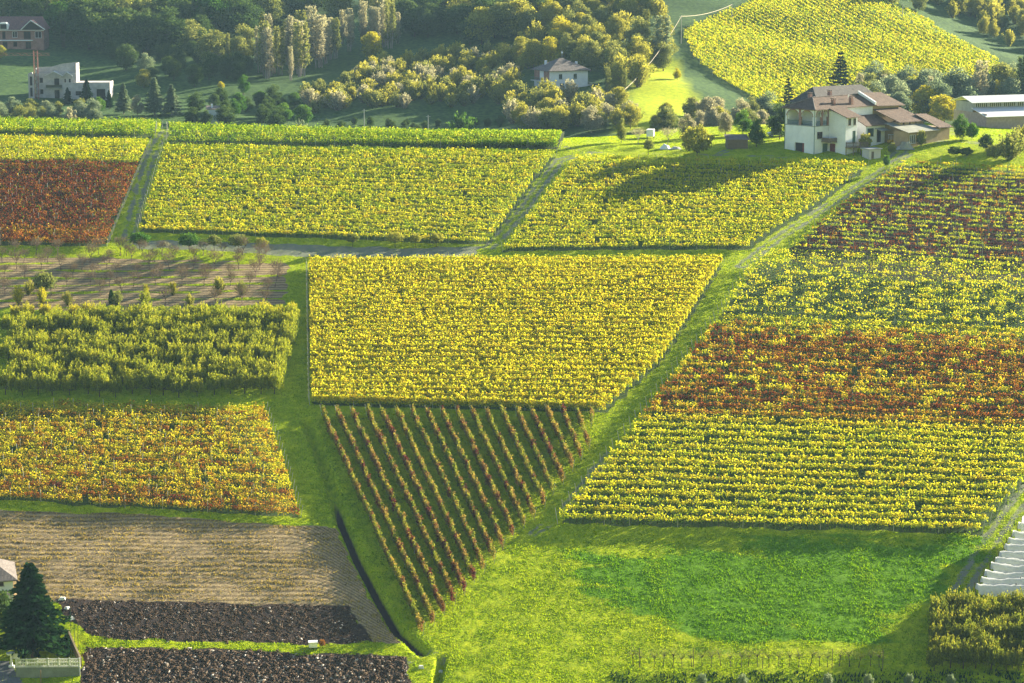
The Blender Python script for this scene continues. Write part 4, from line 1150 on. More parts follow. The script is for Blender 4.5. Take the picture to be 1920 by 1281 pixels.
W.append(wood([(975, 140), (965, 100), (985, 70), (1020, 40), (1080, 20), (1230, 30), (1262, 70), (1258, 120), (1200, 180), (1125, 185), (1115, 140), (1050, 128), (1000, 132)], 78, [('round', 'gold', 3), ('brush', 'gold', 2), ('round', 'olive', 3), ('poplar', 'olive', 1), ('round', 'yellow', 1)], 6.5, 11, 'autumn tree in the wood behind the white house', 'autumn wood behind the hip-roofed white house', 'autumn tree behind the white house', 8, 5, 'twig', (0.9, 1.15), HOUSES_AV))
W.append(wood([(-20, 60), (-20, 5), (480, 5), (480, 70), (370, 110), (100, 100), (90, 62)], 120, [('round', 'dark', 4), ('round', 'olive', 1), ('poplar', 'dark', 1), ('round', 'green', 1)], 10, 16, 'dark tree in the shaded forest at upper left', 'shaded forest on the upper left slope', 'dark tree in the upper left forest', 8.5, 6, 'bark', (1.1, 1.5), HOUSES_AV))
W.append(wood([(215, 150), (215, 105), (480, 105), (478, 150), (350, 165)], 26, [('round', 'dark', 3), ('round', 'silver', 1)], 5, 9, 'dark tree on the shaded slope right of the modern house', 'dark trees right of the modern house', 'dark tree right of the modern house', 10, 7, 'bark', (0.95, 1.2), HOUSES_AV))
W.append(wood([(470, 75), (470, 0), (1240, 0), (1240, 20), (1010, 40), (960, 90), (770, 80), (740, 20), (560, 40)], 95, [('round', 'dark', 4), ('round', 'olive', 2), ('poplar', 'olive', 1), ('round', 'gold', 1)], 8, 13, 'dark olive tree in the forest along the top edge', 'forest along the top edge', 'olive forest tree along the top edge', 9, 8, 'bark', (1.1, 1.45)))
W.append(wood([(1660, 6), (1920, 100), (1960, 100), (1960, -5), (1740, -10)], 60, [('round', 'gold', 3), ('brush', 'gold', 2), ('round', 'olive', 2)], 6, 10.5, 'golden tree in the grove at the upper right corner', 'golden grove at the upper right corner', 'golden tree in the upper right grove', 7, 9, 'twig', (0.9, 1.15)))
W.append(wood([(1560, 232), (1560, 205), (1660, 195), (1790, 190), (1960, 172), (1960, 205), (1780, 222), (1700, 230)], 34, [('round', 'silver', 4), ('round', 'olive', 1), ('poplar', 'pale', 1)], 8, 13, 'silvery willow behind the farm and the long barn', 'silvery willows behind the farm', 'silvery willow behind the farm', 9, 10, 'palebark', (0.9, 1.2)))
W.append(wood([(1095, 250), (1095, 232), (1330, 222), (1440, 228), (1440, 250)], 26, [('round', 'pale', 3), ('round', 'olive', 2), ('round', 'gold', 1), ('bare', 'pale', 1)], 5, 8, 'pale thin tree behind the farm lawn', 'pale trees behind the farm lawn', 'pale tree behind the farm lawn', 9, 11, 'palebark', (0.9, 1.15)))
W.append(wood([(-20, 236), (-20, 214), (190, 216), (190, 236)], 22, [('round', 'silver', 3), ('round', 'olive', 2), ('brush', 'pale', 1)], 4, 6.0, 'pale olive bush showing above the hilltop vines at left', 'pale bushes above the hilltop vines at left', 'pale bush above the left hilltop vines', 7, 12, 'palebark', (1.0, 1.3)))
W.append(wood([(360, 238), (360, 200), (540, 190), (600, 215), (560, 245)], 26, [('round', 'dark', 3), ('round', 'green', 1)], 3.5, 6.5, 'dark green bushy tree around the small white hut', 'dark trees around the small white hut', 'dark bushy tree around the white hut', 9, 13, 'bark', (1.0, 1.3), HOUSES_AV))
W.append(wood([(600, 245), (600, 232), (960, 232), (960, 250)], 22, [('round', 'dark', 1)], 1.6, 3.0, 'low dark shrub in the shaded hollow behind the vineyard', 'low dark shrubs in the shaded hollow', 'low dark shrub in the shaded hollow', 9, 14, 'bark', (1.0, 1.5)))
# trees one can pick out
for kind, px, py, top, mt, w, lab in [
    ('round', 697, 112, 60, 'yellow', 1.1, 'bright yellow green rounded tree in front of the poplar grove'),
    ('round', 708, 84, 44, 'yellow', 1.1, 'yellow green tree just behind the bright rounded tree'),
    ('round', 526, 112, 73, 'pale', 0.8, 'pale cream tree at the foot of the poplars'),
    ('round', 790, 60, 18, 'olive', 0.9, 'olive tree with lit top right of the poplar grove'),
    ('round', 994, 45, 5, 'rust', 0.8, 'reddish brown tree near the top edge of the picture'),
    ('round', 1157, 140, 101, 'green', 1.2, 'round green tree right behind the white house'),
    ('poplar', 1240, 125, 30, 'silver', 1.7, 'tall green grey tree at the right end of the autumn wood'),
    ('round', 1270, 150, 128, 'yellow', 1.1, 'small yellow tree alone on the bright grassy slope'),
    ('round', 270, 165, 130, 'gold', 1.2, 'round brownish gold tree between modern house and tall firs'),
    ('conifer', 232, 214, 158, 'silver', 0.95, 'greyish fir right of the modern house'),
    ('conifer', 290, 216, 148, 'silver', 1.0, 'large grey green fir, tallest right of the modern house'),
    ('conifer', 322, 216, 160, 'silver', 1.05, 'broad grey fir beside the tallest fir'),
    ('conifer', 163, 192, 150, 'needle', 1.0, 'small pointed fir in front of the modern house wing'),
    ('conifer', 127, 196, 165, 'needle', 0.9, 'short dark conifer below the modern house balcony'),
    ('conifer', 205, 205, 170, 'needle', 0.8, 'dark green conifer at the modern house garage corner'),
    ('round', 187, 212, 182, 'green', 1.1, 'bright green bushy tree below the garage of the modern house'),
    ('round', 258, 218, 180, 'pale', 0.8, 'pinkish bare tree between the grey firs'),
    ('round', 457, 178, 143, 'green', 1.0, 'green rounded tree above the small white hut'),
    ('round', 415, 172, 153, 'yellow', 0.9, 'small yellow green tree left of the rounded green tree'),
    ('round', 68, 92, 55, 'olive', 1.0, 'olive tree in front of the brick house right corner'),
    ('round', 2, 112, 85, 'gold', 1.1, 'pale golden tree at the left edge below the brick house'),
    ('round', 1770, 232, 178, 'yellow', 1.6, 'broad golden yellow tree right behind the farm roofs'),
    ('round', 1735, 222, 160, 'yellow', 1.2, 'golden tree touching the farm roof, left of the broad one'),
    ('poplar', 1838, 214, 112, 'pale', 1.6, 'tall pale silvery tree rising before the far vineyard'),
    ('round', 1790, 214, 132, 'silver', 1.2, 'large rounded silver willow behind the golden tree'),
    ('poplar', 1870, 212, 150, 'gold', 1.0, 'slender golden poplar behind the long barn'),
    ('poplar', 1912, 205, 105, 'dark', 1.5, 'tall dark tree at the right edge behind the barn'),
    ('round', 1440, 235, 175, 'silver', 1.0, 'grey green tree below the far vineyard left of the slim conifer'),
    ('round', 1412, 238, 190, 'olive', 0.8, 'small olive tree in the gully left of the grey green tree'),
]:
    y0 = 575.0
    tpx(kind, px, py, top, mt, lab, wide=w, y0=y0, bark='palebark' if mt in ('pale', 'silver') else 'bark')
print('woods', W)
random.seed(99)
# ------------------------------------------------------------------ buildings
def wall_mb(mb, axis, c0, c1, a0, a1, z0, z1, holes=()):
    """wall slab with rectangular openings. axis 'y': faces -y/+y, spans x; axis 'x': faces -x/+x, spans y"""
    As = sorted({a0, a1, *[h[0] for h in holes], *[h[1] for h in holes]})
    Zs = sorted({z0, z1, *[h[2] for h in holes], *[h[3] for h in holes]})
    As = [a for a in As if a0 <= a <= a1]; Zs = [z for z in Zs if z0 <= z <= z1]
    for i in range(len(As) - 1):
        for j in range(len(Zs) - 1):
            ca, cz = (As[i] + As[i + 1]) / 2, (Zs[j] + Zs[j + 1]) / 2
            if any(h[0] < ca < h[1] and h[2] < cz < h[3] for h in holes): continue
            if axis == 'y': mb.box(As[i], As[i + 1], c0, c1, Zs[j], Zs[j + 1])
            else: mb.box(c0, c1, As[i], As[i + 1], Zs[j], Zs[j + 1])
def window(root, axis, c, a0, a1, z0, z1, out=-1, pane='glass', frame='white', mull=1, sill=True):
    """window in a wall face at coordinate c; out is the sign of the outward direction"""
    f = MB(); t = 0.07; d0, d1 = sorted((c - out * 0.12, c + out * 0.05))
    def bx(mb, p0, p1, q0, q1, e0, e1):
        if axis == 'y': mb.box(p0, p1, e0, e1, q0, q1)
        else: mb.box(e0, e1, p0, p1, q0, q1)
    bx(f, a0, a1, z0, z0 + t, d0, d1); bx(f, a0, a1, z1 - t, z1, d0, d1)
    bx(f, a0, a0 + t, z0 + t, z1 - t, d0, d1); bx(f, a1 - t, a1, z0 + t, z1 - t, d0, d1)
    for k in range(mull):
        am = a0 + (a1 - a0) * (k + 1) / (mull + 1); bx(f, am - 0.03, am + 0.03, z0 + t, z1 - t, d0, d1 - 0.01)
    w = f.build('window', M[frame], root)
    p = MB(); e = sorted((c - out * 0.10, c - out * 0.06)); bx(p, a0 + t, a1 - t, z0 + t, z1 - t, e[0], e[1]); p.build('pane', M[pane], w)
    if sill:
        s = MB(); e = sorted((c + out * 0.002, c + out * 0.16)); bx(s, a0 - 0.1, a1 + 0.1, z0 - 0.09, z0 - 0.002, e[0], e[1]); s.build('sill', M['concrete'], w)
    return w
def simple_door(root, axis, c, a0, a1, z0, z1, out=-1, mat='shutter', name='door'):
    d = MB(); e = sorted((c - out * 0.10, c - out * 0.03))
    n = 3
    for k in range(n):
        p0 = a0 + (a1 - a0) * k / n; p1 = a0 + (a1 - a0) * (k + 1) / n - 0.03
        if axis == 'y': d.box(p0, p1, e[0], e[1], z0, z1)
        else: d.box(e[0], e[1], p0, p1, z0, z1)
    o = d.build(name, M[mat], root)
    h = MB(); e = sorted((c - out * 0.03, c + out * 0.05)); hz = z0 + (z1 - z0) * 0.48
    if axis == 'y': h.box(a1 - 0.2, a1 - 0.1, e[0], e[1], hz, hz + 0.12)
    else: h.box(e[0], e[1], a1 - 0.2, a1 - 0.1, hz, hz + 0.12)
    h.build('handle', M['greenm'], o)
    return o
def chimney(root, x, y, z0, z1, parent=None, w=0.35, mat='brick'):
    c = MB().box(x - w, x + w, y - w, y + w, z0, z1); o = c.build('chimney', M[mat], parent or root)
    cap = MB().box(x - w - 0.12, x + w + 0.12, y - w - 0.12, y + w + 0.12, z1 + 0.25, z1 + 0.36)
    for sx in (-1, 1):
        for sy in (-1, 1): cap.box(x + sx * (w - 0.1) - 0.06, x + sx * (w - 0.1) + 0.06, y + sy * (w - 0.1) - 0.06, y + sy * (w - 0.1) + 0.06, z1, z1 + 0.25)
    if (parent or root) is root: cap.build('chimney_cap', M['tile'], o)
    return o
def gz(px, py, y0=262.0):
    x, y = at(px, py, y0); return x, y, float(H(x, y))

# --- the farmhouse: local x runs along its long side (right and back), local y to the back left
PHI = R(42)
fx, fy = at(1526, 290)
fz = float(H(fx, fy)) - 0.1
fh = empty('farmhouse', (fx, fy, fz), PHI, label='large white farmhouse with brick-arched corner loggia and old clay tile roofs', cat='farmhouse')
ZE = 9.4
mb = MB()
# ground and first floor, front left face with the garage opening, right face with a window and cellar opening
wall_mb(mb, 'x', 0.0, 0.35, 0.0, 8.2, -1.5, 5.9, [(2.7, 5.3, 0.05, 2.3), ])
wall_mb(mb, 'y', 0.0, 0.35, 0.35, 18.6, -1.5, 5.9, [(0.9, 2.5, 3.3, 4.7), (2.7, 4.3, 0.1, 2.2)])
wall_mb(mb, 'y', 7.85, 8.2, 0.35, 18.6, -1.5, 9.35)
wall_mb(mb, 'x', 18.25, 18.6, 0.35, 7.85, -1.5, 9.35)
mb.box(0.36, 18.2, 0.36, 7.8, 5.6, 5.9)            # loggia floor
wall_mb(mb, 'x', 4.4, 4.7, 0.35, 7.85, 5.9, 9.35)  # back of the loggia
wall_mb(mb, 'y', 0.0, 0.35, 4.5, 18.6, 5.9, 9.35)
mb.box(0.4, 4.4, 7.4, 7.84, 5.9, 9.35)
mb.build('wall', M['plaster'], fh)
# string course
MB().box(-0.06, -0.002, -0.06, 8.2, 5.82, 5.98).box(-0.06, 4.5, -0.06, -0.002, 5.82, 5.98).build('string_course', M['concrete'], fh)
def arch_panel(fn, a0, a1, z0, z1, zs):
    """lintel with a round-arched underside: fn maps (a, depth, z)"""
    vs = []; n = 10; c = (a0 + a1) / 2; rr = (a1 - a0) / 2; rise = z1 - 0.35 - zs
    low = [(c - rr * math.cos(math.pi * i / n), zs + rise * math.sin(math.pi * i / n)) for i in range(n + 1)]
    m_ = MB()
    for i in range(n):
        (p, q), (p2, q2) = low[i], low[i + 1]
        v = [fn(p, 0, q), fn(p2, 0, q2), fn(p2, 0, z1), fn(p, 0, z1), fn(p, 0.35, q), fn(p2, 0.35, q2), fn(p2, 0.35, z1), fn(p, 0.35, z1)]
        m_.add(v, [(0, 1, 2, 3), (7, 6, 5, 4), (0, 4, 5, 1), (3, 2, 6, 7)])
    return m_
fX = lambda a, d, z: (0.0 + d, a, z)
fY = lambda a, d, z: (a, 0.0 + d, z)
for fn, spans in ((fX, [(0.55, 3.7), (4.35, 7.65)]), (fY, [(0.45, 2.1), (2.65, 4.1)])):
    for a0, a1 in spans:
        arch_panel(fn, a0, a1, 5.9, 9.38, 7.75).build('arch', M['plaster'], fh)
        b = MB(); n = 9; c = (a0 + a1) / 2; rr = (a1 - a0) / 2; rise = 9.38 - 0.35 - 7.75
        for i in range(n):
            t0, t1 = math.pi * i / n + 0.02, math.pi * (i + 1) / n - 0.02
            pts = [(c - k * math.cos(t), 7.75 + (rise + (k - rr)) * math.sin(t)) for k, t in ((rr, t0), (rr, t1), (rr + 0.2, t1), (rr + 0.2, t0))]
            v = [fn(p, -0.03, q) for p, q in pts] + [fn(p, 0.05, q) for p, q in pts]
            b.add(v, [(0, 1, 2, 3), (7, 6, 5, 4), (0, 4, 5, 1), (1, 5, 6, 2), (2, 6, 7, 3), (3, 7, 4, 0)])
        b.build('brick_arch', M['brick'], fh)
for (x0, x1, y0, y1) in ((0.0, 0.35, 0.35, 0.55), (0.0, 0.35, 3.7, 4.35), (0.0, 0.35, 7.65, 8.2), (0.0, 0.45, 0.0, 0.35), (2.1, 2.65, 0.0, 0.35), (4.1, 4.5, 0.0, 0.35)):
    MB().box(x0, x1, y0, y1, 5.98, 9.36).build('pillar', M['brick'] if (y0, x0) in ((3.7, 0.0), (0.0, 2.1), (0.0, 4.1)) else M['plaster'], fh)
rl = MB()
for a in np.arange(0.6, 7.6, 0.16):
    if not (3.7 < a < 4.35): rl.box(0.14, 0.18, a, a + 0.03, 5.9, 6.85)
rl.box(0.12, 0.2, 0.56, 3.69, 6.85, 6.92).box(0.12, 0.2, 4.36, 7.64, 6.85, 6.92)
for a in np.arange(0.5, 4.1, 0.16):
    if not (2.05 < a < 2.65): rl.box(a, a + 0.03, 0.14, 0.18, 5.9, 6.85)
rl.box(0.46, 2.09, 0.12, 0.2, 6.85, 6.92).box(2.66, 4.09, 0.12, 0.2, 6.85, 6.92)
rl.build('railing', M['greenm'], fh)
window(fh, 'y', 0.0, 0.9, 2.5, 3.3, 4.7, pane='darkin', frame='shutter')
window(fh, 'x', 4.4, 1.6, 2.6, 6.6, 8.4, out=-1, frame='shutter')
g = MB().box(0.22, 0.30, 2.72, 3.4, 0.06, 2.28); g.build('garage_door', M['rustred'], fh)
MB().box(0.30, 0.34, 3.4, 5.28, 0.06, 2.28).build('dark_opening', M['darkin'], fh)
simple_door(fh, 'y', 0.0, 2.7, 4.3, 0.1, 2.2, mat='greenm')
for (x, y) in ((-0.08, -0.08), (-0.08, 8.1)):
    MB().tube((x, y, -0.5), (x, y, 9.3), 0.07, 0.07, 6).build('drainpipe', M['greenm'], fh)
# main roof: hipped at the left end, running to the parapet
E = 0.6; RZ = 11.5
def roof(root, name, quads_, mat, th=0.16):
    m_ = MB()
    for q in quads_: m_.slab(q, th)
    return m_.build(name, M[mat], root)
rf = roof(fh, 'roof', [[(-E, -E, ZE), (18.5, -E, ZE), (18.5, 4.1, RZ), (3.9, 4.1, RZ)],
                       [(-E, 8.2 + E, ZE), (-E, -E, ZE), (3.9, 4.1, RZ)],
                       [(18.5, 8.2 + E, ZE), (-E, 8.2 + E, ZE), (3.9, 4.1, RZ), (18.5, 4.1, RZ)]], 'tile')
rt = MB(); rt.tube((3.9, 4.1, RZ + 0.05), (18.5, 4.1, RZ + 0.05), 0.13, 0.13, 6); rt.tube((-E, -E, ZE + 0.03), (3.9, 4.1, RZ + 0.05), 0.12, 0.12, 6); rt.tube((-E, 8.2 + E, ZE + 0.03), (3.9, 4.1, RZ + 0.05), 0.12, 0.12, 6)
rt.build('ridge_tiles', M['greytile'], rf)
for x, y, z0, z1 in ((4.4, 5.2, 10.7, 12.1), (11.6, 6.0, 10.3, 12.3), (7.2, 1.2, 9.6, 11.0), (12.2, 0.6, 9.4, 11.3)):
    chimney(fh, x, y, z0, z1)
MB().tube((13.5, 2.6, 10.6), (13.5, 2.6, 11.6), 0.03, 0.03, 4).box(13.3, 13.7, 2.35, 2.45, 11.2, 11.7).build('satellite_dish', M['white'], fh)
# parapet between the two parts, and the far part
pr = MB(); pr.add([(18.52, -0.7, 9.5), (18.95, -0.7, 9.5), (18.95, 4.1, 11.6), (18.52, 4.1, 11.6), (18.52, -0.7, 10.1), (18.95, -0.7, 10.1), (18.95, 4.1, 12.2), (18.52, 4.1, 12.2)], [(3, 2, 1, 0), (4, 5, 6, 7), (0, 1, 5, 4), (1, 2, 6, 5), (2, 3, 7, 6), (3, 0, 4, 7)])
pr.build('parapet', M['white'], fh)
w2 = MB().box(18.62, 27.2, 0.02, 8.2, -1.5, 9.3); w2.build('barn_wall', M['ochre'], fh)
rf2 = roof(fh, 'barn_roof', [[(18.96, -0.9, 9.3), (28.4, -0.9, 9.0), (26.2, 4.1, 11.6), (18.96, 4.1, 11.75)], [(28.4, 9.0, 9.0), (18.96, 9.0, 9.3), (18.96, 4.1, 11.75), (26.2, 4.1, 11.6)], [(28.4, -0.9, 9.0), (28.4, 9.0, 9.0), (26.2, 4.1, 11.6)]], 'tile')
# rear block with the darker roof
MB().box(10.5, 30, 8.25, 15.5, -1.5, 9.5).build('rear_wall', M['greyplaster'], fh)
roof(fh, 'rear_roof', [[(10.0, 7.9, 9.9), (31, 7.9, 9.9), (29, 12, 12.7), (13.0, 12, 12.9)], [(10.0, 16.2, 9.6), (10.0, 7.9, 9.9), (13.0, 12, 12.9)], [(31, 16.2, 9.6), (10.0, 16.2, 9.6), (13.0, 12, 12.9), (29, 12, 12.7)]], 'darktile')
# the wing on the right face
wm = MB()
wall_mb(wm, 'x', 4.5, 4.8, -4.6, -0.02, -1.5, 7.9, [(-1.9, -0.4, 0.1, 2.2)])
wall_mb(wm, 'y', -4.6, -4.3, 4.8, 8.2, -1.5, 7.9, [(5.3, 6.1, 6.1, 7.5), (6.9, 7.7, 6.1, 7.5), (6.7, 7.7, 2.3, 4.9)])
wall_mb(wm, 'x', 7.9, 8.2, -4.3, -0.02, -1.5, 7.9)
wm.add([(4.5, -4.6, 7.9), (4.8, -4.6, 7.9), (4.8, -0.02, 7.9), (4.5, -0.02, 7.9), (4.5, -0.02, 9.1), (4.8, -0.02, 9.1)], [(0, 3, 4), (1, 5, 2), (0, 4, 5, 1)])
wm.build('wing_wall', M['plaster'], fh)
roof(fh, 'wing_roof', [[(4.0, -5.3, 7.85), (8.9, -5.3, 7.85), (8.9, -0.5, 9.5), (4.0, -0.5, 9.5)]], 'tile')
window(fh, 'y', -4.6, 5.3, 6.1, 6.1, 7.5, frame='shutter', mull=0); window(fh, 'y', -4.6, 6.9, 7.7, 6.1, 7.5, frame='shutter', mull=0)
simple_door(fh, 'y', -4.6, 6.7, 7.7, 2.3, 4.9, mat='greenm')
simple_door(fh, 'x', 4.5, -1.9, -0.4, 0.1, 2.2, mat='rustred', name='cellar_door')
# the small balcony
bal = MB().box(2.2, 4.45, -2.4, -0.02, 2.55, 2.7).box(2.2, 2.28, -2.4, -0.1, 2.7, 3.5).box(2.28, 4.4, -2.4, -2.32, 2.7, 3.5); bal.build('balcony', M['wood'], fh)
# low block with the grid window and workshop door
lm = MB()
wall_mb(lm, 'y', -3.6, -3.3, 12.2, 18.4, -1.0, 5.5, [(12.7, 14.7, 3.3, 5.0), (15.8, 17.2, 1.9, 4.6)])
wall_mb(lm, 'x', 12.2, 12.5, -3.3, -0.02, -1.0, 5.5)
lm.add([(12.2, -3.6, 5.5), (12.5, -3.6, 5.5), (12.5, -0.02, 5.5), (12.2, -0.02, 5.5), (12.2, -0.02, 7.0), (12.5, -0.02, 7.0)], [(0, 3, 4), (1, 5, 2), (0, 4, 5, 1)])
lm.build('workshop_wall', M['plaster'], fh)
roof(fh, 'workshop_roof', [[(11.6, -4.2, 5.6), (19.6, -4.2, 5.6), (19.6, -0.1, 7.5), (11.6, -0.1, 7.5)]], 'tile')
window(fh, 'y', -3.6, 12.7, 14.7, 3.3, 5.0, frame='greenm', mull=4)
simple_door(fh, 'y', -3.6, 15.8, 17.2, 1.9, 4.6, mat='darkin')
roof(fh, 'door_canopy', [[(15.0, -5.6, 4.5), (17.9, -5.6, 4.5), (17.9, -3.62, 4.95), (15.0, -3.62, 4.95)]], 'asbestos', 0.08)
# hay barn with small openings
hb = MB()
ops = [(20.3, 20.9, 5.3, 6.0), (22.4, 23.0, 5.3, 6.0), (24.5, 25.1, 5.3, 6.0)]
wall_mb(hb, 'y', -6.8, -6.5, 19.4, 27.2, -1.0, 6.1, ops)
hb.box(19.4, 19.7, -6.5, -0.02, -1.0, 6.0); hb.box(26.9, 27.2, -6.5, -0.02, -1.0, 6.0)
hb.build('hay_barn_wall', M['ochre'], fh)
for o_ in ops: MB().box(o_[0], o_[1], -6.6, -6.55, o_[2], o_[3]).build('vent_opening', M['darkin'], fh)
roof(fh, 'hay_barn_roof', [[(18.7, -7.3, 6.2), (27.9, -7.3, 6.1), (27.9, 0.1, 8.5), (18.7, 0.1, 8.6)]], 'tile')
# grey sheet-roofed lean-to
le = MB()
wall_mb(le, 'y', -10.8, -10.5, 17.2, 27.0, -1.0, 4.3, [(17.8, 19.6, 2.0, 3.8)])
wall_mb(le, 'x', 17.2, 17.5, -10.5, -7.0, -1.0, 4.5); wall_mb(le, 'x', 26.7, 27.0, -10.5, -7.0, -1.0, 4.5)
le.build('lean_to_wall', M['ochre'], fh)
window(fh, 'y', -10.8, 17.8, 19.6, 2.0, 3.8, mull=2)
roof(fh, 'lean_to_roof', [[(16.7, -11.3, 4.4), (27.4, -11.3, 4.4), (26.6, -4.9, 5.95), (16.7, -4.9, 5.95)]], 'asbestos', 0.1)
MB().box(27.1, 31.6, -10.4, -0.5, -1.0, 4.7).build('end_wall', M['ochre'], fh)
roof(fh, 'end_roof', [[(26.9, -11.2, 4.9), (32.4, -11.2, 4.7), (31.0, -4.6, 7.2), (26.9, -4.6, 7.4)], [(32.4, 1.0, 4.7), (27.92, 1.0, 4.9), (27.92, -4.6, 7.4), (31.0, -4.6, 7.2)]], 'tile')

# --- things in the yard
def picket(root, x0, x1, y, z0, h, step, mat, name='picket', w=0.09):
    me = MB().box(-w / 2, w / 2, -0.02, 0.02, 0, h).mesh(name); me.materials.append(M[mat])
    n = int((x1 - x0) / step)
    for i in range(n + 1):
        link(name, me, None, root, (x0 + i * step, y, z0))
x, y, z = gz(1586, 292)
pk = empty('picket_railing', (x, y, z), R(8), label='weathered picket railing on posts below the farmhouse wing', cat='railing')
picket(pk, 0, 4.8, 0, 1.7, 1.15, 0.2, 'wood')
MB().box(0, 4.8, 0.03, 0.08, 1.9, 2.0).box(0, 4.8, 0.03, 0.08, 2.5, 2.6).build('rail', M['wood'], pk)
for i in range(4): MB().box(i * 1.55, i * 1.55 + 0.14, 0.09, 0.23, -0.4, 2.75).build('post', M['wood'], pk)
MB().box(0.0, 4.8, 0.25, 2.6, 1.5, 1.65).build('deck', M['wood'], pk)
x, y, z = gz(1630, 300)
oh = empty('outhouse', (x, y, z), R(30), label='small stone outhouse with flat slab roof beside the farm track', cat='outhouse')
mb = MB(); wall_mb(mb, 'y', 0, 0.25, 0, 2.9, -0.5, 2.1, [(0.5, 1.2, 0.0, 1.7)]); mb.box(0, 0.25, 0.26, 2.4, -0.5, 2.1).box(2.65, 2.9, 0.26, 2.4, -0.5, 2.1).box(0.26, 2.64, 2.2, 2.4, -0.5, 2.1); mb.build('wall', M['greyplaster'], oh)
MB().box(-0.3, 3.2, -0.3, 2.7, 2.1, 2.28).build('roof', M['concrete'], oh)
simple_door(oh, 'y', 0, 0.5, 1.2, 0.0, 1.7, mat='wood')
x, y, z = gz(1364, 280)
sh = empty('shed', (x, y, z), R(4), label='dark grey timber shed with sloping roof beside the bright green tree', cat='shed')
mb = MB(); wall_mb(mb, 'y', 0, 0.1, 0, 4.3, -0.3, 2.0, [(2.1, 3.3, 0, 1.8)]); mb.box(0, 0.1, 0.11, 3, -0.3, 2.4).box(4.2, 4.3, 0.11, 3, -0.3, 2.4).box(0.1, 4.2, 2.9, 3.0, -0.3, 2.6); mb.build('wall', M['wood'], sh)
me = MB().box(-0.1, 0.1, -0.035, 0.0, 0, 2.0).mesh('plank'); me.materials.append(M['wood'])
for i in range(18):
    xx = 0.12 + i * 0.24
    if 2.0 < xx < 3.35: continue
    link('plank', me, None, sh, (xx, -0.003 - 0.008 * (i % 2), 0))
simple_door(sh, 'y', 0, 2.1, 3.3, 0, 1.8, mat='wood')
roof(sh, 'roof', [[(-0.3, -0.4, 2.05), (4.6, -0.4, 2.05), (4.6, 3.3, 2.85), (-0.3, 3.3, 2.85)]], 'greytile', 0.1)
# white trailer
x, y, z = gz(1212, 260)
tr = empty('trailer', (x, y, z), R(-10), label='small white box trailer parked behind the yard lawn', cat='trailer')
MB().box(0, 1.5, 0, 2.4, 0.45, 1.95).build('body', M['white'], tr)
for sx in (-0.06, 1.4):
    MB().tube((sx, 1.2, 0.32), (sx + 0.16, 1.2, 0.32), 0.32, 0.32, 12).build('wheel', M['darkin'], tr)
MB().tube((0.75, 0, 0.45), (0.75, -1.1, 0.4), 0.05, 0.05, 5).build('drawbar', M['greenm'], tr)
# covered heaps
def heap(name, px, py, w, d, h, mat, label, cat, seed):
    x, y, z = gz(px, py)
    n = 18; r = np.random.default_rng(seed); vs = []; fs = []
    for j in range(n):
        for i in range(n):
            u, v = i / (n - 1) * 2 - 1, j / (n - 1) * 2 - 1
            rr = math.hypot(u, v); hh = h * max(0, 1 - rr ** 2.2) * (0.8 + 0.2 * math.sin(u * 7 + seed) * math.cos(v * 6)) + r.normal(0, 0.02)
            vs.append((u * w / 2, v * d / 2, hh - 0.05))
    for j in range(n - 1):
        for i in range(n - 1): a = j * n + i; fs.append((a, a + 1, a + n + 1, a + n))
    m_ = MB(); m_.add(vs, fs); o = m_.build(name, M[mat], None, (x, y, z)); tag(o, label, cat); return o
heap('covered_heap', 1247, 279, 2.3, 2.0, 1.2, 'white', 'white covered heap at the edge of the yard lawn', 'heap', 3)
heap('net_heap', 1267, 279, 2.4, 1.8, 0.6, 'greyplaster', 'low pale net heap right of the white covered heap', 'heap', 4)
heap('tarpaulin_heap', 1698, 279, 3.4, 3.0, 1.9, 'asbestos', 'large grey green tarpaulin heap in the farm yard', 'heap', 5)
heap('stone_heap', 1686, 280, 1.6, 1.5, 0.9, 'concrete', 'grey rubble heap in front of the tarpaulin heap', 'heap', 6)
# yard vehicle with canopy
x, y, z = gz(1668, 271)
yv = empty('yard_tractor', (x, y, z), R(20), label='small yellow tractor with white canopy by the workshop door', cat='tractor')
MB().box(0, 1.8, 0, 1.1, 0.35, 0.95).build('body', M['yellowp'], yv)
MB().box(0.2, 1.6, -0.1, 1.2, 1.95, 2.05).build('canopy', M['white'], yv)
for a in (0.3, 1.5):
    for b in (0.0, 1.05): MB().tube((a, b, 0.95), (a, b, 1.96), 0.03, 0.03, 4).build('canopy_post', M['white'], yv)
for a in (0.35, 1.45):
    for b in (-0.1, 1.05): MB().tube((a, b, 0.3), (a, b + 0.15, 0.3), 0.3, 0.3, 12).build('wheel', M['darkin'], yv)
# car by the left wall
x, y, z = gz(1441, 257)
car = empty('parked_car', (x, y, z), R(6), label='silver blue car parked in the shade left of the farmhouse', cat='car')
m_ = MB(); prof = [(0.0, 0.35), (0.0, 0.8), (0.35, 0.95), (1.05, 1.0), (1.55, 1.42), (2.9, 1.45), (3.5, 1.05), (3.95, 0.98), (4.05, 0.4)]
m_.prism(prof, 0, 1.6); m_.build('body', M['carpaint'] if 'carpaint' in M else M['greyplaster'], car)
MB().prism([(1.15, 1.0), (1.58, 1.36), (2.15, 1.38), (2.15, 1.0)], -0.015, -0.003).prism([(2.25, 1.0), (2.25, 1.38), (2.85, 1.38), (3.35, 1.03)], -0.015, -0.003).build('side_window', M['glass'], car)
for a in (0.75, 3.2):
    for b in (-0.05, 1.45):
        wv = MB().tube((a, b, 0.31), (a, b + 0.2, 0.31), 0.31, 0.31, 14).build('wheel', M['darkin'], car)
        MB().tube((a, b - 0.012, 0.31), (a, b - 0.002, 0.31), 0.17, 0.17, 10).build('rim', M['metalroof'], wv)
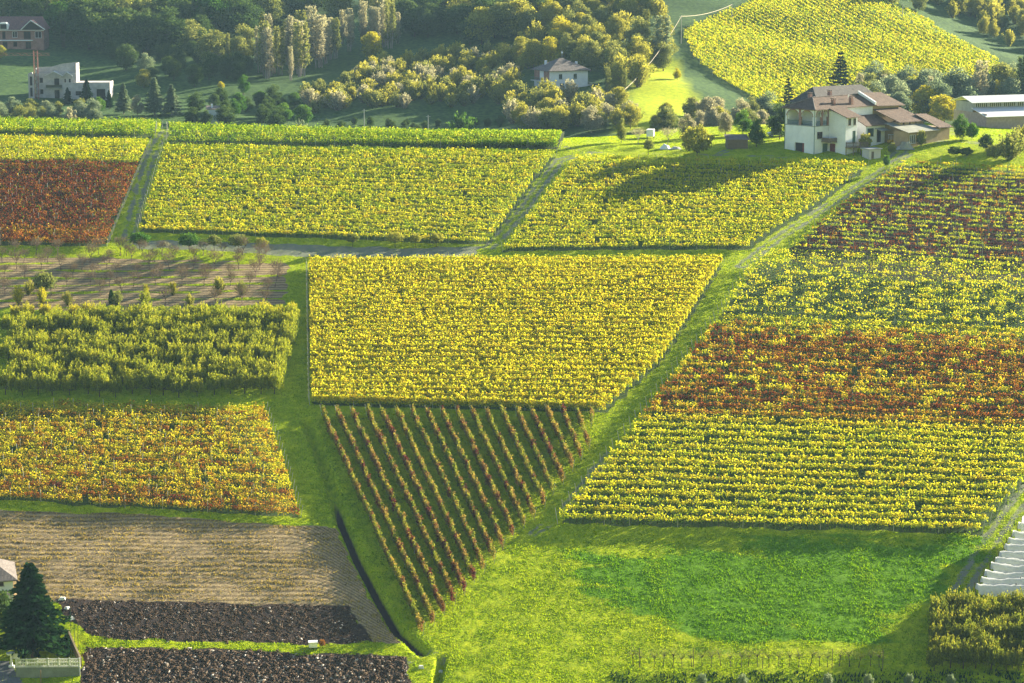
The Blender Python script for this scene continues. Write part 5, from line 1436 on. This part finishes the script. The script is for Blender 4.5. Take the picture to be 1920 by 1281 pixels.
for b in (0.15, 1.2): MB().box(-0.03, -0.004, b, b + 0.25, 0.62, 0.75).build('headlight', M['white'], car)
# slatted white gate by the end of the sheds
x, y, z = gz(1776, 256)
gt = empty('slatted_gate', (x, y, z), R(5), label='white horizontal slatted gate at the right end of the sheds', cat='gate')
me = MB().box(0, 2.0, 0, 0.04, 0, 0.16).mesh('slat'); me.materials.append(M['white'])
for i in range(5): link('slat', me, None, gt, (0, 0, 0.25 + 0.32 * i))
for a in (0, 1.9): MB().box(a, a + 0.1, 0.045, 0.13, -0.2, 1.85).build('post', M['white'], gt)
MB().box(0, 0, 0, 0, 0, 0)

# --- hip-roofed white house on the far slope
x, y, z = gz(1031, 171, 575.0)
wh = empty('white_house', (x, y, z - 0.3), R(26), label='white hip-roofed house with brick side among golden trees', cat='house')
mb = MB(); fr = [(2.9, 3.9, 3.6, 5.0), (7.6, 8.6, 3.6, 5.0), (3.2, 4.4, 1.0, 2.4)]
wall_mb(mb, 'y', 0, 0.3, 0, 12.2, -2, 6.0, fr)
mb.box(11.9, 12.2, 0.31, 10, -2, 6.0).box(0.31, 11.89, 9.7, 10, -2, 6.0); mb.build('wall', M['plaster'], wh)
bk = MB(); wall_mb(bk, 'x', 0, 0.3, 0.31, 10, -2, 6.0, [(4.2, 5.0, 3.4, 5.3), (5.3, 6.1, 3.4, 5.3), (2.0, 3.6, 0.4, 2.0)]); bk.build('side_wall', M['brick'], wh)
MB().box(-0.03, -0.004, 3.9, 6.4, 3.1, 5.8).box(-0.03, -0.004, 0.0, 9.9, -1.5, 2.9).build('plaster_panel', M['plaster'], wh)
for h in fr: window(wh, 'y', 0, *h, frame='greenm')
for h in [(4.2, 5.0, 3.4, 5.3), (5.3, 6.1, 3.4, 5.3), (2.0, 3.6, 0.4, 2.0)]: window(wh, 'x', -0.03, *h, frame='white')
rw = roof(wh, 'roof', [[(-0.8, -0.8, 6.0), (13, -0.8, 6.0), (6.6, 5, 9.3), (5.6, 5, 9.3)], [(-0.8, 10.8, 6.0), (-0.8, -0.8, 6.0), (5.6, 5, 9.3)], [(13, 10.8, 6.0), (-0.8, 10.8, 6.0), (5.6, 5, 9.3), (6.6, 5, 9.3)], [(13, -0.8, 6.0), (13, 10.8, 6.0), (6.6, 5, 9.3)]], 'greytile')
chimney(wh, 2.2, 7.0, 6.8, 8.6, rw, 0.28, 'plaster'); chimney(wh, 10.3, 3.6, 7.0, 8.3, rw, 0.28, 'plaster')
MB().tube((6.4, 5, 9.2), (6.4, 5, 11.6), 0.04, 0.03, 4).box(6.0, 6.8, 4.96, 5.04, 11.0, 11.06).box(6.15, 6.65, 4.9, 4.98, 10.6, 11.1).build('antenna', M['white'], wh)
MB().box(-1.7, -0.04, 1.0, 9.0, 2.92, 3.06).build('balcony', M['white'], wh)
rl = MB()
for i in range(30): rl.box(-1.68, -1.64, 1.0 + i * 0.27, 1.04 + i * 0.27, 3.06, 3.95)
rl.box(-1.7, -1.62, 1.0, 9.0, 3.95, 4.02).build('balcony_railing', M['greenm'], wh)
MB().box(12.25, 14.4, 0.5, 4, -2, 1.9).build('porch_wall', M['plaster'], wh)
roof(wh, 'porch_roof', [[(12.22, -0.4, 2.6), (14.9, -0.4, 2.1), (14.9, 4.2, 2.1), (12.22, 4.2, 2.6)]], 'metalroof', 0.1)
simple_door(wh, 'y', 0.5, 12.5, 13.2, -0.4, 1.6, mat='shutter'); window(wh, 'y', 0.5, 13.4, 14.1, 0.3, 1.4)

# --- modern unfinished house, crane and brick house at upper left
x, y, z = gz(54, 184, 575.0)
S_ = y / F
mh = empty('modern_house', (x, y, z - 0.2), R(3), label='pale unfinished modern house with slanting wall and twin gabled bays', cat='house')
def u_(px): return (px - 54) * S_
mb = MB()
wall_mb(mb, 'y', 0, 0.3, u_(54), u_(66), -2, 7.2, [(u_(57), u_(61.5), 0.6, 3.2), (u_(57), u_(61.5), 3.8, 6.4)])
wall_mb(mb, 'y', 1.5, 1.8, u_(66), u_(117), -2, 7.4, [(u_(74), u_(80), 1.2, 2.6), (u_(74), u_(80), 4.5, 5.9), (u_(101), u_(110), 0.0, 2.4), (u_(101), u_(110), 3.3, 5.7)])
mb.box(0, 0.3, 0.31, 7.5, -2, 7.2).box(u_(66), u_(66) + 0.3, 1.81, 7.5, -2, 8.6)
mb.prism([(u_(66), 7.4), (u_(142), 7.4), (u_(142), 10.3), (u_(113), 9.8), (u_(96), 9.0), (u_(66), 8.8)], 3.2, 3.5)
wall_mb(mb, 'y', 1.5, 1.8, u_(117.2), u_(142), -2, 7.4, [(u_(120), u_(122.5), 3.9, 5.6), (u_(128), u_(131.5), 3.9, 5.6)])
mb.box(u_(66) + 0.3, u_(142), 1.81, 3.49, 7.3, 7.38)
mb.box(u_(142) - 0.3, u_(142), 1.81, 9, -2, 9.9)
mb.build('wall', M['block'], mh)
gw = MB(); wall_mb(gw, 'y', 0.4, 0.7, u_(117), u_(205), -2, 4.6, [(u_(123), u_(132), 0.9, 2.1), (u_(141), u_(151), 0.9, 2.1), (u_(180), u_(196), -0.4, 2.7)]); gw.box(u_(205) - 0.3, u_(205), 0.71, 9, -2, 4.6).box(u_(117), u_(205) - 0.31, 0.71, 9, 4.3, 4.5); gw.build('garage_wing', M['block'], mh)
for a, b, c, d in ((57, 61.5, 0.6, 3.2), (57, 61.5, 3.8, 6.4)): window(mh, 'y', 0, u_(a), u_(b), c, d, pane='darkin', frame='shutter', mull=0, sill=False)
for a, b, c, d in ((74, 80, 1.2, 2.6), (74, 80, 4.5, 5.9), (101, 110, 0.0, 2.4), (101, 110, 3.3, 5.7), (120, 122.5, 3.9, 5.6), (128, 131.5, 3.9, 5.6)): window(mh, 'y', 1.5, u_(a), u_(b), c, d, pane='darkin', frame='shutter', mull=0, sill=False)
for a, b, c, d in ((123, 132, 0.9, 2.1), (141, 151, 0.9, 2.1)): window(mh, 'y', 0.4, u_(a), u_(b), c, d, pane='darkin', frame='shutter', mull=0, sill=False)
MB().box(u_(180), u_(196), 0.5, 0.56, -0.4, 2.7).build('garage_door', M['darkin'], mh)
for a0, am, a1, zt, ze in ((84, 101, 117, 7.7, 6.6), (117, 125, 136, 7.5, 6.5)):
    gb = MB().prism([(u_(a0) + 0.1, 6.0), (u_(a1) - 0.1, 6.0), (u_(a1) - 0.1, ze), (u_(am), zt), (u_(a0) + 0.1, ze)], 1.15, 1.49); gb.build('gable', M['block'], mh)
    roof(mh, 'gable_roof', [[(u_(a0), 0.5, ze), (u_(am), 0.5, zt + 0.15), (u_(am), 4, zt + 0.15), (u_(a0), 4, ze)], [(u_(am), 0.5, zt + 0.15), (u_(a1), 0.5, ze), (u_(a1), 4, ze), (u_(am), 4, zt + 0.15)]], 'metalroof', 0.12)
MB().box(u_(86), u_(117), 0.1, 1.48, 2.95, 3.1).build('balcony', M['concrete'], mh)
MB().box(u_(86), u_(116), 0.12, 0.15, 3.1, 3.95).build('glass_balustrade', M['glass'], mh)
# tower crane
x, y, z = gz(71, 186, 575.0)
cr = empty('tower_crane', (x, y - 1.2, z), 0, label='thin rusty lattice tower crane standing before the modern house', cat='crane')
mm = MB(); w_ = 0.55; Hc = 14.0
for sx in (-w_, w_):
    for sy in (-w_, w_): mm.tube((sx, sy, 0), (sx, sy, Hc), 0.07, 0.07, 4)
for i in range(14):
    z0, z1 = i * 1.0, i * 1.0 + 1.0; s_ = 1 if i % 2 else -1
    for c in (-w_, w_):
        mm.tube((-w_ * s_, c, z0), (w_ * s_, c, z1), 0.045, 0.045, 3); mm.tube((c, -w_ * s_, z0), (c, w_ * s_, z1), 0.045, 0.045, 3)
mm.build('mast', M['rusty'], cr)
jb = MB()
for a, c in ((-14, 12.6), (-14, 13.3)): jb.tube((a, 0, c), (4, 0, c), 0.05, 0.05, 4)
for i in range(18): jb.tube((-14 + i, 0, 12.6 + 0.7 * (i % 2)), (-13 + i, 0, 12.6 + 0.7 * ((i + 1) % 2)), 0.04, 0.04, 3)
jb.build('jib', M['rusty'], cr)
# brick house
x, y, z = gz(-30, 92, 575.0)
S2 = y / F
bh = empty('brick_house', (x, y, z - 0.3), 0, label='red brick house with white bands and dormer at the upper left edge', cat='house')
def v_(px): return (px + 30) * S2
def hr(row): return (92 - row) * S2
mb = MB(); ops = [(v_(5), v_(11), hr(72), hr(58)), (v_(24), v_(33), hr(69), hr(58)), (v_(45), v_(58), hr(72), hr(58)), (v_(66), v_(78), hr(70), hr(58)), (v_(-20), v_(-12), hr(70), hr(58)), (v_(5), v_(14), hr(90), hr(77)), (v_(25), v_(32), hr(86), hr(77)), (v_(48), v_(58), hr(90), hr(77))]
wall_mb(mb, 'y', 0, 0.3, 0, v_(82), -3, hr(56), ops); mb.box(0, 0.3, 0.31, 9, -3, hr(56)).box(v_(82) - 0.3, v_(82), 0.31, 9, -3, hr(56)); mb.build('wall', M['brick'], bh)
for i, h in enumerate(ops): window(bh, 'y', 0, *h, frame='white' if i in (1, 3, 4) else 'shutter', pane='darkin', sill=False)
MB().box(-0.3, v_(83), -0.9, -0.004, hr(56), hr(54)).box(-0.3, v_(62), -1.1, -0.004, hr(75), hr(73.4)).build('white_band', M['white'], bh)
roof(bh, 'roof', [[(-0.6, -1.0, hr(54)), (v_(84), -1.0, hr(54)), (v_(76), 4.6, hr(31)), (-0.6, 4.6, hr(31))], [(v_(84), -1.0, hr(54)), (v_(84), 10, hr(54)), (v_(76), 4.6, hr(31))], [(v_(84), 10, hr(54)), (-0.6, 10, hr(54)), (-0.6, 4.6, hr(31)), (v_(76), 4.6, hr(31))]], 'redtile')
gq = MB().prism([(v_(44), hr(54)), (v_(80), hr(54)), (v_(61), hr(40))], -1.3, -1.0); gq.build('gable_infill', M['darkin'], bh)
roof(bh, 'gable_roof', [[(v_(42), -1.8, hr(53.5)), (v_(61), -1.8, hr(37)), (v_(61), 3.2, hr(37)), (v_(42), -0.4, hr(53.5))], [(v_(61), -1.8, hr(37)), (v_(87), -1.8, hr(53.5)), (v_(87), -0.4, hr(53.5)), (v_(61), 3.2, hr(37))]], 'redtile', 0.12)
bb = MB()
for (a, b), (c, d) in ((((v_(42)), hr(54)), ((v_(61)), hr(37))), (((v_(61)), hr(37)), ((v_(87)), hr(54)))): bb.tube((a, -1.86, b), (c, -1.86, d), 0.16, 0.16, 4)
bb.build('bargeboard', M['white'], bh)
dm = MB().prism([(v_(0), hr(54)), (v_(18), hr(54)), (v_(18), hr(46)), (v_(14), hr(41)), (v_(4), hr(41)), (v_(0), hr(46))], -1.2, 1.6); dm.build('dormer', M['white'], bh)
MB().box(v_(3), v_(15), -1.26, -1.204, hr(53), hr(44)).build('dormer_window', M['darkin'], bh)
MB().box(v_(38), v_(42), 2.0, 3.0, hr(46), hr(39)).build('chimney', M['brick'], bh)
MB().prism([(v_(8), hr(36)), (v_(30), hr(36)), (v_(26), hr(32)), (v_(10), hr(32))], 2.9, 3.1)
# white hut
x, y, z = gz(390, 232, 575.0)
ht = empty('white_hut', (x, y, z - 0.3), R(8), label='tiny white hut with shallow roof and little chimney in dark trees', cat='hut')
hs = y / F
MB().box(0, 21 * hs, 0, 3, -1, (232 - 203) * hs).build('wall', M['plaster'], ht)
rr_ = roof(ht, 'roof', [[(-0.4, -0.4, 29 * hs), (23 * hs, -0.4, 29 * hs), (23 * hs, 3.4, 34 * hs), (-0.4, 3.4, 34 * hs)]], 'greytile', 0.12)
chimney(ht, 8 * hs, 1.6, 30 * hs, 38 * hs, rr_, 0.22, 'plaster')
window(ht, 'y', 0, 1.0, 1.7, 2.4, 3.3)

# --- long white barn at right
x, y, z = gz(1822, 268, 545.0)
lb = empty('long_barn', (x, y, z - 0.5), R(20), label='long low barn with white sheet roofs and a window band', cat='barn')
y_s = y / F
def q_(r): return (268 - r) * y_s + 0.5
Lb = 34.0
MB().box(0, Lb, -6.0, -5.8, -1, q_(246)).box(0, 0.2, -5.8, 8.4, -1, q_(240)).box(0.2, Lb, 8.2, 8.4, -1, q_(240)).build('wall', M['brickpale'], lb)
roof(lb, 'lower_roof', [[(-0.4, -6.6, q_(245)), (Lb, -6.6, q_(245)), (Lb, 0.0, q_(232)), (-0.4, 0.0, q_(232))]], 'metalroof', 0.12)
MB().box(0.1, Lb, 0.05, 0.2, q_(238), q_(222)).box(0.1, 0.3, 0.21, 7.6, q_(240), q_(222)).build('clerestory_wall', M['concrete'], lb)
nwin = 9
for i in range(nwin):
    a0 = 0.6 + i * (Lb - 1) / nwin; a1 = a0 + (Lb - 1) / nwin - 0.5
    wz_ = MB().box(a0, a1, -0.02, 0.045, q_(232) + 0.15, q_(224)); wn_ = wz_.build('window', M['glass'], lb)
    fb_ = MB()
    for k in range(7): xx = a0 + (a1 - a0) * k / 6; fb_.box(xx - 0.03, xx + 0.03, -0.06, -0.022, q_(232) + 0.15, q_(224))
    fb_.build('glazing_bar', M['white'], wn_)
roof(lb, 'upper_roof', [[(-0.8, -0.9, q_(222)), (Lb, -0.9, q_(222)), (Lb, 3.6, q_(212)), (-0.8, 3.6, q_(212))], [(Lb, 8.6, q_(222)), (-0.8, 8.6, q_(222)), (-0.8, 3.6, q_(212)), (Lb, 3.6, q_(212))]], 'metalroof', 0.12)
MB().prism([(0, 0), (1, 0), (1, 1)], 0, 1)

# --- lower left: white house corner, walled garden
x, y, z = gz(26, 1140)
s_ = y / F
lh = empty('white_house_corner', (x, y, z), R(14), label='white house at the left edge with grey roof behind the conifer', cat='house')
def zz_(r): return (1140 - r) * s_ * 1.0
mb = MB(); wall_mb(mb, 'y', 0, 0.3, -9, 0, -1, zz_(1081), [(-2.2, -1.2, zz_(1094), zz_(1083))]); mb.box(-0.3, 0, 0.31, 8, -1, zz_(1083)).box(-9, -8.7, 0.31, 8, -1, zz_(1083)); mb.build('wall', M['white'], lh)
window(lh, 'y', 0, -2.2, -1.2, zz_(1094), zz_(1083) , frame='shutter', pane='shutter')
roof(lh, 'roof', [[(-9.6, -0.6, zz_(1082)), (0.6, -0.6, zz_(1082)), (-3.4, 4, zz_(1082) + 2.4), (-9.6, 4, zz_(1082) + 2.4)], [(0.6, -0.6, zz_(1082)), (0.6, 8.6, zz_(1082)), (-3.4, 4, zz_(1082) + 2.4)], [(0.6, 8.6, zz_(1082)), (-9.6, 8.6, zz_(1082)), (-9.6, 4, zz_(1082) + 2.4), (-3.4, 4, zz_(1082) + 2.4)]], 'greytile')
roof(lh, 'porch_roof', [[(-9, -2.4, zz_(1112)), (-0.3, -2.4, zz_(1112)), (-0.3, -0.05, zz_(1104)), (-9, -0.05, zz_(1104))]], 'darktile')

# retaining wall with white balustrade
x0, y0, z0 = gz(150, 1268); x1, y1, z1 = gz(30, 1272)
L = math.hypot(x1 - x0, y1 - y0); ang = math.atan2(y0 - y1, x0 - x1)
gw = empty('garden_wall', (x1, y1, z1), ang, label='stained grey retaining wall at the lower left corner', cat='wall')
MB().box(0, L, 0, 0.25, -0.6, 1.35).build('wall_body', M['bluewall'], gw)
MB().box(-0.05, L + 0.05, -0.06, 0.31, 1.35, 1.44).build('coping', M['concrete'], gw)
bf = empty('balustrade', (x1 + 0.04 * math.cos(ang), y1 + 0.12, z1 + 1.44), ang, label='white openwork balustrade along the top of the retaining wall', cat='balustrade')
npan = 6; pw = L / npan
ppost = MB().box(-0.07, 0.07, -0.07, 0.07, 0, 1.1).mesh('post'); ppost.materials.append(M['palestone'])
pb = MB()
for i in range(6):
    a = (i + 0.5) / 6 * (pw - 0.16); pb.tube((a, 0, 0.12), (a, 0, 0.5), 0.035, 0.035, 4); pb.tube((a, 0, 0.55), (a, 0, 0.92), 0.035, 0.035, 4)
    pb.tube((a - 0.12, 0, 0.12), (a + 0.12, 0, 0.5), 0.025, 0.025, 4); pb.tube((a + 0.12, 0, 0.55), (a - 0.12, 0, 0.92), 0.025, 0.025, 4)
pb.box(0, pw - 0.16, -0.04, 0.04, 0.03, 0.11).box(0, pw - 0.16, -0.04, 0.04, 0.49, 0.56).box(0, pw - 0.16, -0.05, 0.05, 0.93, 1.03)
pbm = pb.mesh('panel'); pbm.materials.append(M['palestone'])
for i in range(npan + 1):
    link('post', ppost, None, bf, (min(i * pw, L - 0.07), 0, 0))
    if i < npan: link('panel', pbm, None, bf, (i * pw + 0.08, 0, 0))
# side wall running uphill from the corner, overgrown
xs0, ys0, zs0 = gz(152, 1250); xs1, ys1, zs1 = gz(128, 1196)
sw = empty('side_garden_wall', (xs0, ys0, zs0), 0, label='narrow cream topped wall climbing from the balustrade corner', cat='wall')
m_ = MB(); vx, vy = xs1 - xs0, ys1 - ys0; n_ = 8
for i in range(n_):
    a, b = i / n_, (i + 1) / n_
    za, zb = float(H(xs0 + vx * a, ys0 + vy * a)) - zs0, float(H(xs0 + vx * b, ys0 + vy * b)) - zs0
    p = [(vx * a - 0.12, vy * a), (vx * a + 0.12, vy * a), (vx * b + 0.12, vy * b), (vx * b - 0.12, vy * b)]
    m_.add([(q[0], q[1], (za if k < 2 else zb) - 0.5) for k, q in enumerate(p)] + [(q[0], q[1], (za if k < 2 else zb) + 1.1) for k, q in enumerate(p)], [(3, 2, 1, 0), (4, 5, 6, 7), (0, 1, 5, 4), (1, 2, 6, 5), (2, 3, 7, 6), (3, 0, 4, 7)])
m_.build('wall_body', M['ochre'], sw)
# white gatepost with letter box and boards
x, y, z = gz(22, 1252)
gp = empty('white_gatepost', (x, y, z), 0, label='white gatepost with round basin and board beside the lane', cat='gatepost')
MB().box(-0.12, 0.12, -0.12, 0.12, 0, 1.7).build('post', M['white'], gp)
MB().tube((-0.1, 0, 1.72), (-0.1, 0, 1.95), 0.45, 0.55, 14).build('basin', M['white'], gp)
MB().box(0.1, 1.0, 0.15, 0.25, 1.1, 1.75).build('board', M['white'], gp)
MB().box(-0.35, 0.35, -0.2, 0.2, 0, 0.3).build('foot', M['white'], gp)
# asphalt lane corner
lane = grd([(-80, 1236), (18, 1240), (30, 1256), (44, 1276), (60, 1310), (-80, 1310)])
gx = np.arange(-75, -50, 0.35); gyy = np.arange(262, 296, 0.35); XX, YY = np.meshgrid(gx, gyy)
sel = poly_sd(XX, YY, lane) > 0
ids = -np.ones(XX.shape, int); ids[sel] = np.arange(sel.sum())
VV = np.stack([XX[sel], YY[sel], H(XX[sel], YY[sel]) + 0.12], -1)
qq = np.stack([ids[:-1, :-1], ids[:-1, 1:], ids[1:, 1:], ids[1:, :-1]], -1).reshape(-1, 4); qq = qq[(qq >= 0).all(1)]
me = np_mesh('asphalt_lane', VV, qq); me.materials.append(M['asphalt']); tag(link('asphalt_lane', me), kind='structure')
# small things round the garden
x, y, z = gz(77, 1286); b = MB().tube((0, 0, -0.2), (0, 0, 2.0), 0.09, 0.08, 7).build('wooden_post', M['wood'], None, (x, y, z)); tag(b, 'brown wooden post on the grass below the retaining wall', 'post')
for i, (px, py) in enumerate([(133, 1188), (140, 1205), (147, 1218)]):
    x, y, z = gz(px, py); b = MB().tube((0, 0, -0.2), (0, 0, 3.6), 0.035, 0.03, 5).build('metal_stake', M['greenm'], None, (x, y, z)); tag(b, ['rearmost thin tall stake beside the ploughed strip', 'middle of three thin tall stakes beside the ploughed strip', 'nearest thin tall stake by the side garden wall'][i], 'stake', 'thin stakes by the walled garden')
x, y, z = gz(101, 1222)
cb = empty('garden_bin', (x, y, z), 0, label='small black garden bin on the lawn beside the big conifer', cat='bin')
MB().tube((0, 0, 0), (0, 0, 0.62), 0.22, 0.28, 10).build('body', M['darkin'], cb); MB().tube((0, 0, 0.622), (0, 0, 0.70), 0.31, 0.27, 10).build('lid', M['darkin'], cb)
x, y, z = gz(587, 1214)
hv_ = empty('white_box', (x, y, z), R(8), label='small white wooden box on the grass strip between ploughed plots', cat='box')
MB().box(-0.52, 0.52, -0.4, 0.4, 0.08, 0.72).build('body', M['white'], hv_); MB().box(-0.6, 0.6, -0.48, 0.48, 0.722, 0.80).build('lid', M['white'], hv_)
for a in (-0.45, 0.37):
    MB().box(a, a + 0.08, -0.35, 0.35, -0.1, 0.08).build('leg', M['wood'], hv_)
# pale stones at the field corner
for i, (px, py, s_) in enumerate([(117, 1124, 0.5), (126, 1141, 0.35), (133, 1160, 0.45), (790, 1252, 0.4), (826, 1246, 0.35)]):
    x, y, z = gz(px, py); m_ = MB(); r_ = random.Random(i)
    base = [(-1, -1, -0.5), (1, -0.8, -0.5), (0.9, 1, -0.5), (-1, 0.9, -0.5), (-0.6, -0.5, 0.5), (0.5, -0.6, 0.6), (0.6, 0.5, 0.45), (-0.5, 0.6, 0.55)]
    m_.add([(a * s_ * r_.uniform(0.8, 1.2), b * s_ * r_.uniform(0.7, 1), c * s_ * 0.8) for a, b, c in base], [(4, 5, 6, 7), (0, 1, 5, 4), (1, 2, 6, 5), (2, 3, 7, 6), (3, 0, 4, 7)])
    o = m_.build('boulder', M['palestone'], None, (x, y, z + 0.1), i * 1.1)
    tag(o, ['pale boulder at the upper tip of the dark ploughed strip', 'small pale boulder on the slope edge of the ploughed strip', 'pale boulder lowest along the ploughed strip edge', 'pale boulder at the ditch crossing', 'small pale boulder beside the bottom ditch'][i], 'boulder', 'pale boulders at the field edges')

# --- hail nets at right
ends = [(1918, 1004), (1910, 1017), (1899, 1032), (1891, 1044), (1885, 1055), (1875, 1069), (1867, 1082), (1859, 1093), (1847, 1107), (1840, 1119), (1831, 1131)]
for i, (px, py) in enumerate(ends):
    x, y, z = gz(px, py)
    front = len(ends) - i
    Ln = 16.0 + (px < 1850) * 4
    root = empty('hail_net_row', (x, y, z), 0, label=('front lowest white hail net, sagging broadly at the lower right' if front == 1 else ('rearmost white hail net peeping in at the right edge' if i == 0 else f'{ordinal(front)} white hail net counted upwards from the lowest one')), cat='hail net', group='white hail nets draped over rows')
    ns, nc = 46, 11; vs = []
    for a in range(ns):
        s_ = a / (ns - 1); xx = s_ * Ln
        zc = float(H(x + xx, y)) - z
        sag = 0.28 * math.sin(s_ * Ln * 1.1 + i) * 0.35 - 0.25 * (4 * ((s_ * Ln / 7) % 1) * (1 - (s_ * Ln / 7) % 1))
        for c in range(nc):
            t = c / (nc - 1) * 2 - 1
            fold = 0.06 * math.sin(xx * 3.1 + t * 4 + i) + 0.04 * math.sin(xx * 7.7 + i * 2)
            vs.append((xx, t * 1.15 + fold, zc + 2.75 + sag - 1.15 * abs(t) ** 2.2 + fold * 0.8 - (0.25 if front == 1 else 0) * abs(t) * math.sin(s_ * 3.1)))
    fs = [(a * nc + c, a * nc + c + 1, (a + 1) * nc + c + 1, (a + 1) * nc + c) for a in range(ns - 1) for c in range(nc - 1)]
    m_ = MB(); m_.add(vs, fs); m_.build('net', M['net'], root, smooth=True)
    for k in range(4):
        xx = 0.1 + k * 5.0; MB().tube((xx, 0, float(H(x + xx, y)) - z - 0.3), (xx - (0.5 if k == 0 else 0), 0, float(H(x + xx, y)) - z + 2.85), 0.06, 0.05, 5).build('post', M['wood'], root)

# --- fence along the bottom with thin wires
for i, px in enumerate([1199, 1300, 1430, 1597, 1655]):
    pass
fa, fb_ = gz(1186, 1252), gz(1668, 1256)
fe = empty('wire_fence', fa, 0, label='low wire fence with thin posts behind the crooked young trees', cat='fence')
for i, px in enumerate([1199, 1300, 1430, 1560, 1655]):
    x, y, z = gz(px, 1252 + i * 0.8)
    MB().tube((0, 0, -0.2), (0, 0, 2.6), 0.05, 0.045, 5).build('post', M['wood'], fe, (x - fa[0], y - fa[1], z - fa[2]))
for h in (0.7, 1.3):
    MB().tube((0, 0, h), (fb_[0] - fa[0], fb_[1] - fa[1], fb_[2] - fa[2] + h), 0.012, 0.012, 3).build('wire', M['greenm'], fe)
# hedge and rough growth; the bottom strip's shadow is put into its colour
n = 26000
gA = grd([(1150, 1262), (1400, 1262), (1700, 1262), (1960, 1256), (1960, 1310), (1150, 1310)])
Yt = rng.uniform(266, 300, n); Xt = rng.uniform(0, 0.24, n) * Yt
ok = (poly_sd(Xt, Yt, gA) + 0.4 * vnoise(Xt, Yt, 3, 91)) > 0; Xt, Yt = Xt[ok], Yt[ok]
blades('bottom_hedge', Xt, Yt, 0.55 * np.clip(0.5 + 0.8 * vnoise(Xt, Yt * 3, 4, 92), 0.05, 1.4), 0.11, 0.22 + 0.12 * rng.normal(size=len(Xt)), M['needle'], 'rough green growth coloured dark for shade along the bottom right edge', 'undergrowth', 0.3)

# --- power poles and cable
def pole(px, py, top, y0, label):
    x, y, z = gz(px, py, y0); h = (py - top) * y / F
    root = empty('utility_pole', (x, y, z), 0, label=label, cat='utility pole')
    MB().tube((0, 0, -0.5), (0, 0, h), 0.15, 0.1, 6).build('post', M['post'], root)
    MB().box(-0.6, 0.6, -0.05, 0.05, h - 0.45, h - 0.33).build('crossarm', M['post'], root)
    return Vector((x, y, z + h - 0.2))
p1_ = pole(1277, 82, 30, 600.0, 'tall utility pole at the left corner of the far vineyard')
p2_ = pole(1160, 197, 176, 600.0, 'short utility pole below the white house')
p3_ = pole(1372, 40, 8, 600.0, 'utility pole standing within the far vineyard')
pole(683, 246, 205, 575.0, 'thin pole in the shaded hollow behind the hilltop vines, left one')
pole(803, 248, 216, 575.0, 'thin pole in the shaded hollow left of the spiky bush')
pole(1692, 34, 8, 600.0, 'utility pole above the far vineyard near the golden grove')
def cable(a, b, sag, label):
    m_ = MB(); n_ = 16; pr_ = a
    for i in range(1, n_ + 1):
        t = i / n_; q = a.lerp(b, t); q = Vector((q.x, q.y, q.z - sag * 4 * t * (1 - t))); m_.tube(pr_ - a, q - a, 0.075, 0.075, 4, cap=False); pr_ = q
    o = m_.build('power_cable', M['cable'], None, tuple(a)); tag(o, label, 'cable')
cable(p2_, p1_, 2.2, 'sunlit cable sagging from the short pole up to the tall pole')
cable(p1_, p3_, 1.0, 'thin cable crossing the top of the far vineyard')
x, y, z = gz(610/1.0, 262, 262.0)
for i, px in enumerate([]): pass
# leaning bright marker at the right end of the hilltop vineyard
x, y, z = gz(1049, 282); m_ = MB().tube((0, 0, 0), (1.0, 0.3, 3.6), 0.07, 0.06, 5).tube((-0.6, 0, 0), (0.5, 0.2, 2.9), 0.05, 0.05, 5); tag(m_.build('leaning_stakes', M['post'], None, (x, y, z)), 'pale leaning stakes at the right end of the hilltop vineyard', 'stakes')

# ------------------------------------------------------------------ haze
hz = MB().box(-770, 770, -250, 1475, -112, 172).mesh('haze')
hm, nt, out = mat_new('haze')
vol = N(nt, 'VolumePrincipled')
vol.inputs['Color'].default_value = (0.5, 0.78, 1.0, 1)
vol.inputs['Density'].default_value = 0.00007
vol.inputs['Anisotropy'].default_value = 0.0
nt.links.new(vol.outputs[0], out.inputs['Volume'])
ho = link('haze', hz, hm); tag(ho, kind='stuff')
